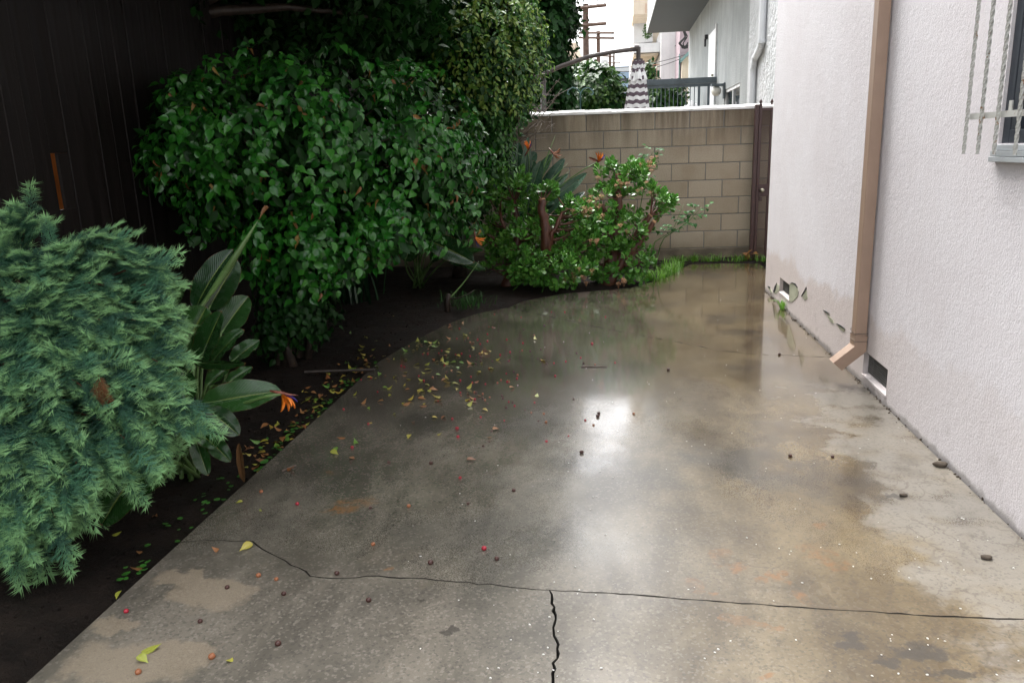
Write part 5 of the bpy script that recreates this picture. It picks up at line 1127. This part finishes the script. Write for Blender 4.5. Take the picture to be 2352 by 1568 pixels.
for _ in range(230):
    x = random.uniform(1585, 1770); y = 603-abs(random.gauss(0, 2.2)); g1.append(G(x, y)*V3(1, 1, 0)+V3(0, 0, -.03))
g1 = []
for _ in range(95):
    if random.random() < .62: x = random.uniform(1482, 1592); y = np.interp(x, [1480, 1500, 1540, 1562, 1590], [655, 646, 632, 616, 606])-abs(random.gauss(0, 12))-1
    else: x = random.uniform(1590, 1770); y = 602.5-abs(random.gauss(0, 2))
    c = G(x, y)*V3(1, 1, 0)+V3(0, 0, -.03)
    for _ in range(random.randint(4, 14)): g1.append(c+V3(random.gauss(0, .022), random.gauss(0, .022), 0))
blades(g1, .135, 'grass', 'weedy_grass', 'bright green weedy grass along the foot of the block wall', 1.0, .0045)
g2 = [G(random.gauss(1060, 25), random.uniform(690, 712))*V3(1, 1, 0) for _ in range(160)]; blades(g2, .12, 'rose', 'thin_grass', 'thin dull grass tufts at the shaded concrete edge', 1.)
g3 = [V3(XW-.02+random.uniform(-.02, .005), float(yz(1803, 700)[0])+random.gauss(0, .035), 0) for _ in range(26)]; blades(g3, .09, 'grass', 'wall_weed', 'small green weed sprouting at the foot of the pink wall', 1.1, .005, 'weed')
# red brown leaf pile by the gate
for k in range(7):
    q = G(1722+random.gauss(0, 7), 596+random.gauss(0, 3)); q[2] = .05+random.uniform(0, .05); o = inst('fallen_leaf', mdata('fallen_leaf', FIG_V, FIG_F, M['litter_b'], True), frames(np.array([q]), rdir(1), np.array([V3(0, -.6, 1)]), .11)[0]); tag(o, 'rust brown dead leaf caught in grass beside the gate', 'leaf', 'dead leaves beside the gate')
# clover
CLV = []; CLF = []
for k in range(3):
    a = k*2.094; c = V3(math.cos(a), math.sin(a), 0)*.55; n = len(CLV); CLV.append(V3(0, 0, 0)); 
    for j in range(7):
        an = a-1.1+2.2*j/6; CLV.append(V3(math.cos(an), math.sin(an), .12)*(1 if j != 3 else .82))
    CLF += [(n, n+1+j, n+2+j) for j in range(6)]
CLV = np.array(CLV); CLF = np.array(CLF); cl = []
for _ in range(140):
    r_ = random.random()
    if r_ < .7: x = random.uniform(600, 870); y = np.interp(x, [560, 760, 870], [1110, 930, 830])-abs(random.gauss(0, 16))-3; x -= abs(random.gauss(0, 18))
    else: x = random.uniform(300, 600); y = np.interp(x, [60, 390, 560, 760], [1568, 1265, 1110, 930])-random.uniform(3, 60); x -= random.uniform(0, 40)
    p = G(x, y); p[2] = soil_z(p[0], p[1])+.012; cl.append(frames(np.array([p]), rdir(1)*V3(1, 1, .1), np.array([V3(0, 0, 1)])+rdir(1)*.3, random.uniform(.007, .014))[0])
o = obj('clover', *scatter(CLV, CLF, np.array(cl)), M['clover']); tag(o, 'small green clover growing along the soil edge', 'clover'); stuff(o)
# soil crumbs
cr = []
for _ in range(1500):
    x = random.uniform(-3., -1.66); y = random.uniform(1.8, 8); 
    if x < edge_x(y)-.02: cr.append(frames(np.array([V3(x, y, soil_z(x, y)+.002)]), rdir(1), rdir(1), random.uniform(.002, .008))[0])
o = obj('soil_crumbs', *scatter(jV, jF, np.array(cr)), M['soil']); tag(o, 'dark soil crumbs and wood bits scattered over the bed', 'soil'); stuff(o)
# fallen leaves: each one a thing
LFM = {k: [mdata('fallen_leaf', FIG_V*V3(.85, 1, s), FIG_F, M['litter_'+k], True) for s in (-1.4, .8, -.5)] for k in 'ygb'}
LLAB = {('y', 0): 'curled yellow fig leaf lying on the wet concrete', ('g', 0): 'fallen green fig leaf lying on the wet concrete', ('b', 0): 'fallen brown leaf lying on the wet concrete', ('y', 1): 'fallen yellow leaf lying on the dark soil bed', ('g', 1): 'fallen green leaf lying on the dark soil bed', ('b', 1): 'fallen brown leaf lying on the dark soil bed'}
def drop_leaf(x, y, kind, size, soil, lab=None):
    p = G(x, y); 
    if soil: p[2] = soil_z(p[0], p[1])+.006
    else: p[2] = .004
    a = random.uniform(0, 6.28); i = random.randrange(3); Mi = frames(np.array([p]), np.array([V3(math.cos(a), math.sin(a), random.uniform(-.03, .10))]), np.array([V3(random.gauss(0, .25), random.gauss(0, .25), 1)]), size)[0]
    vv = np.array([v.co[:] for v in LFM[kind][i].vertices]); zmin = (vv@Mi[:3, :3].T)[:, 2].min(); Mi[2, 3] = (p[2]-.002 if soil else .0)-zmin
    o = inst('fallen_leaf', LFM[kind][i], Mi); tag(o, lab or LLAB[(kind, int(soil))], 'leaf', 'fallen leaves on the '+('soil bed' if soil else 'concrete'))
def onconc(x, y): p = G(x, y); return p[0] > edge_x(p[1])+.02 and p[0] < XW-.03
for (x, y, k, s, *lb) in [(580, 1251, 'y', .055, 'yellow fig leaf lying on the bend of the near crack'), (324, 1497, 'y', .06, 'larger of two yellow leaves lying together on the sandy stain'), (318, 1512, 'y', .045, 'smaller of two yellow leaves lying together on the sandy stain'), (535, 1512, 'y', .03), (558, 1153, 'y', .03), (502, 1268, 'b', .03), (600, 1175, 'y', .02), (760, 1040, 'y', .05), (812, 1050, 'b', .045), (660, 1078, 'b', .05, 'brown leaf lying beside the pale dry twig on the concrete'), (1072, 1058, 'b', .045), (1000, 920, 'b', .06), (820, 1020, 'g', .04), (770, 1030, 'g', .04), (1130, 1005, 'b', .03)]: drop_leaf(x, y, k, s, False, *lb)
n = 0
while n < 120:
    x = random.gauss(985, 105); y = random.gauss(835, 62)
    if 735 < y < 1010 and onconc(x, y): drop_leaf(x, y, random.choices('ygb', (6, 1.5, 4))[0], random.uniform(.022, .055), False); n += 1
n = 0
while n < 150:
    if random.random() < .62: x = random.uniform(600, 880); y = np.interp(x, [560, 760, 870], [1110, 930, 830])-abs(random.gauss(0, 30))-2; x -= abs(random.gauss(0, 25))
    else: x = random.uniform(100, 1100); y = random.uniform(690, 1400)
    p = G(x, y)
    if p[0] < edge_x(p[1])-.03 and p[0] > -2.9 and y > 660: drop_leaf(x, y, random.choices('ygb', (6, 1.5, 5))[0], random.uniform(.022, .055), True); n += 1
# berries
BM = {}
ico = bmesh.new(); bmesh.ops.create_icosphere(ico, subdivisions=2, radius=1); kV = np.array([v.co[:] for v in ico.verts]); kF = np.array([[v.index for v in f.verts] for f in ico.faces]); ico.free()
kV = kV*(1+.10*np.array([mn.noise(Vector(v*2)) for v in kV]))[:, None]; kV[:, 2] *= .9
for k in 'rbt': BM[k] = mdata('berry', kV, kF, M['berry_'+k], True)
BLAB = {'r': 'small crimson berry on the wet concrete', 'b': 'small dark brown berry on the wet concrete', 't': 'small tan dried berry on the wet concrete'}
def berry(x, y, k, r):
    p = G(x, y); o = inst('berry', BM[k], Matrix.Translation((p[0], p[1], r*.85-.003))@Matrix.Rotation(random.uniform(0, 6), 4, 'Z')@Matrix.Scale(r, 4)); tag(o, BLAB[k], 'berry', 'berries fallen on the concrete')
for (x, y, k) in [(1112, 1261, 'r'), (1141, 1284, 'b'), (1057, 1098, 'r'), (857, 1251, 't'), (989, 1294, 'b'), (594, 1323, 't'), (635, 1331, 't'), (774, 1318, 'b'), (847, 1380, 'b'), (639, 1480, 'b'), (522, 1350, 'b'), (460, 1428, 'b'), (290, 1405, 'r'), (318, 1545, 't'), (652, 1365, 'b'), (487, 1510, 't'), (851, 1167, 'b'), (1050, 985, 'r'), (1052, 1004, 'r'), (809, 1028, 'r'), (683, 1158, 'r'), (600, 1130, 't'), (1075, 1157, 'b'), (939, 1163, 't'), (1375, 950, 'b'), (1373, 957, 'b'), (1815, 1048, 'b'), (1912, 1050, 'b'), (1336, 1040, 'b'), (1180, 1127, 'b'), (1360, 790, 'r'), (1340, 835, 'b'), (1535, 850, 'b'), (1790, 815, 'b'), (990, 1065, 'b'), (893, 1063, 'b'), (1110, 1025, 'b')]: berry(x, y, k, random.uniform(.0075, .0105))
n = 0
while n < 130:
    x = random.gauss(1090, 150); y = random.gauss(840, 75)
    if 715 < y < 1080 and onconc(x, y): berry(x, y, random.choices('rbt', (5, 4, 2))[0], random.uniform(.0045, .0075)); n += 1
# twigs on concrete and soil
for (x0, y0, x1, y1, lab) in ((648, 1083, 680, 1070, 'pale dry twig lying on the concrete by the bed edge'), (1335, 843, 1395, 843, 'thin dry stalk lying across the wet concrete'), (700, 858, 860, 852, 'long dark stick lying across the soil bed'), (780, 660, 850, 657, 'pale green stalk lying in the shaded bed')):
    a, c = G(x0, y0), G(x1, y1)
    for q in (a, c): q[2] = .004 if onconc(x0, y0) else max(soil_z(a[0], a[1]), soil_z(c[0], c[1]))+.012
    o = obj('fallen_twig', *tube(curve(a, (a+c)/2+V3(0, .01, 0), c, 8), np.linspace(.005, .003, 8) if 'long' not in lab else np.linspace(.012, .009, 8), 6), M['twig'] if 'dark' not in lab else M['trunk']); tag(o, lab, 'twig')
# white flecks on the wet concrete, dirt line along the wall foot, clods
fl = []
for _ in range(190):
    x = random.uniform(900, 2340); y = random.uniform(680, 1560)
    if onconc(x, y): p = G(x, y, .002); fl.append(frames(np.array([p]), rdir(1)*V3(1, 1, .05), np.array([V3(0, 0, 1)]), random.uniform(.0022, .005))[0])
o = obj('paint_flecks', *scatter(jV*V3(1, .7, .35), jF, np.array(fl)), M['fleck']); tag(o, 'tiny white paint flecks scattered over the wet concrete', 'flecks'); stuff(o)
dl = []
for _ in range(750):
    y = random.uniform(2.0, YC+.0); k = mn.noise(Vector((0, y*3, 0)))
    if random.random() < .35+k: dl.append(frames(np.array([V3(XW-abs(random.gauss(0, .012+.02*max(0, k))), y, .0)]), rdir(1), rdir(1), random.choice((.0015, .002, .003, .004, .008)))[0])
o = obj('wall_foot_dirt', *scatter(jV*V3(1, 1, .6), jF, np.array(dl)), M['debris']); tag(o, 'crumbly dirt and debris along the foot of the pink wall', 'dirt'); stuff(o)
for (x, y, r_, lab) in ((2266, 1282, .014, 'dark dirt clod alone on the pale dry concrete'), (2075, 1138, .012, 'dark dirt clod on the concrete beside the damp stain'), (2160, 1070, .022, 'larger dirt clod against the foot of the pink wall'), (1780, 678, .03, 'clump of wet debris at the pink house corner')):
    p = G(x, y); q = kV*(1+.4*np.array([mn.noise(Vector(v*2.1+V3(x, 0, 0))) for v in kV]))[:, None]*V3(r_*1.4, r_, r_*.55); q[:, 2] -= q[:, 2].min()+.002
    o = obj('dirt_clod', q+p*V3(1, 1, 0), kF, M['debris'], smooth=True); tag(o, lab, 'dirt clod')
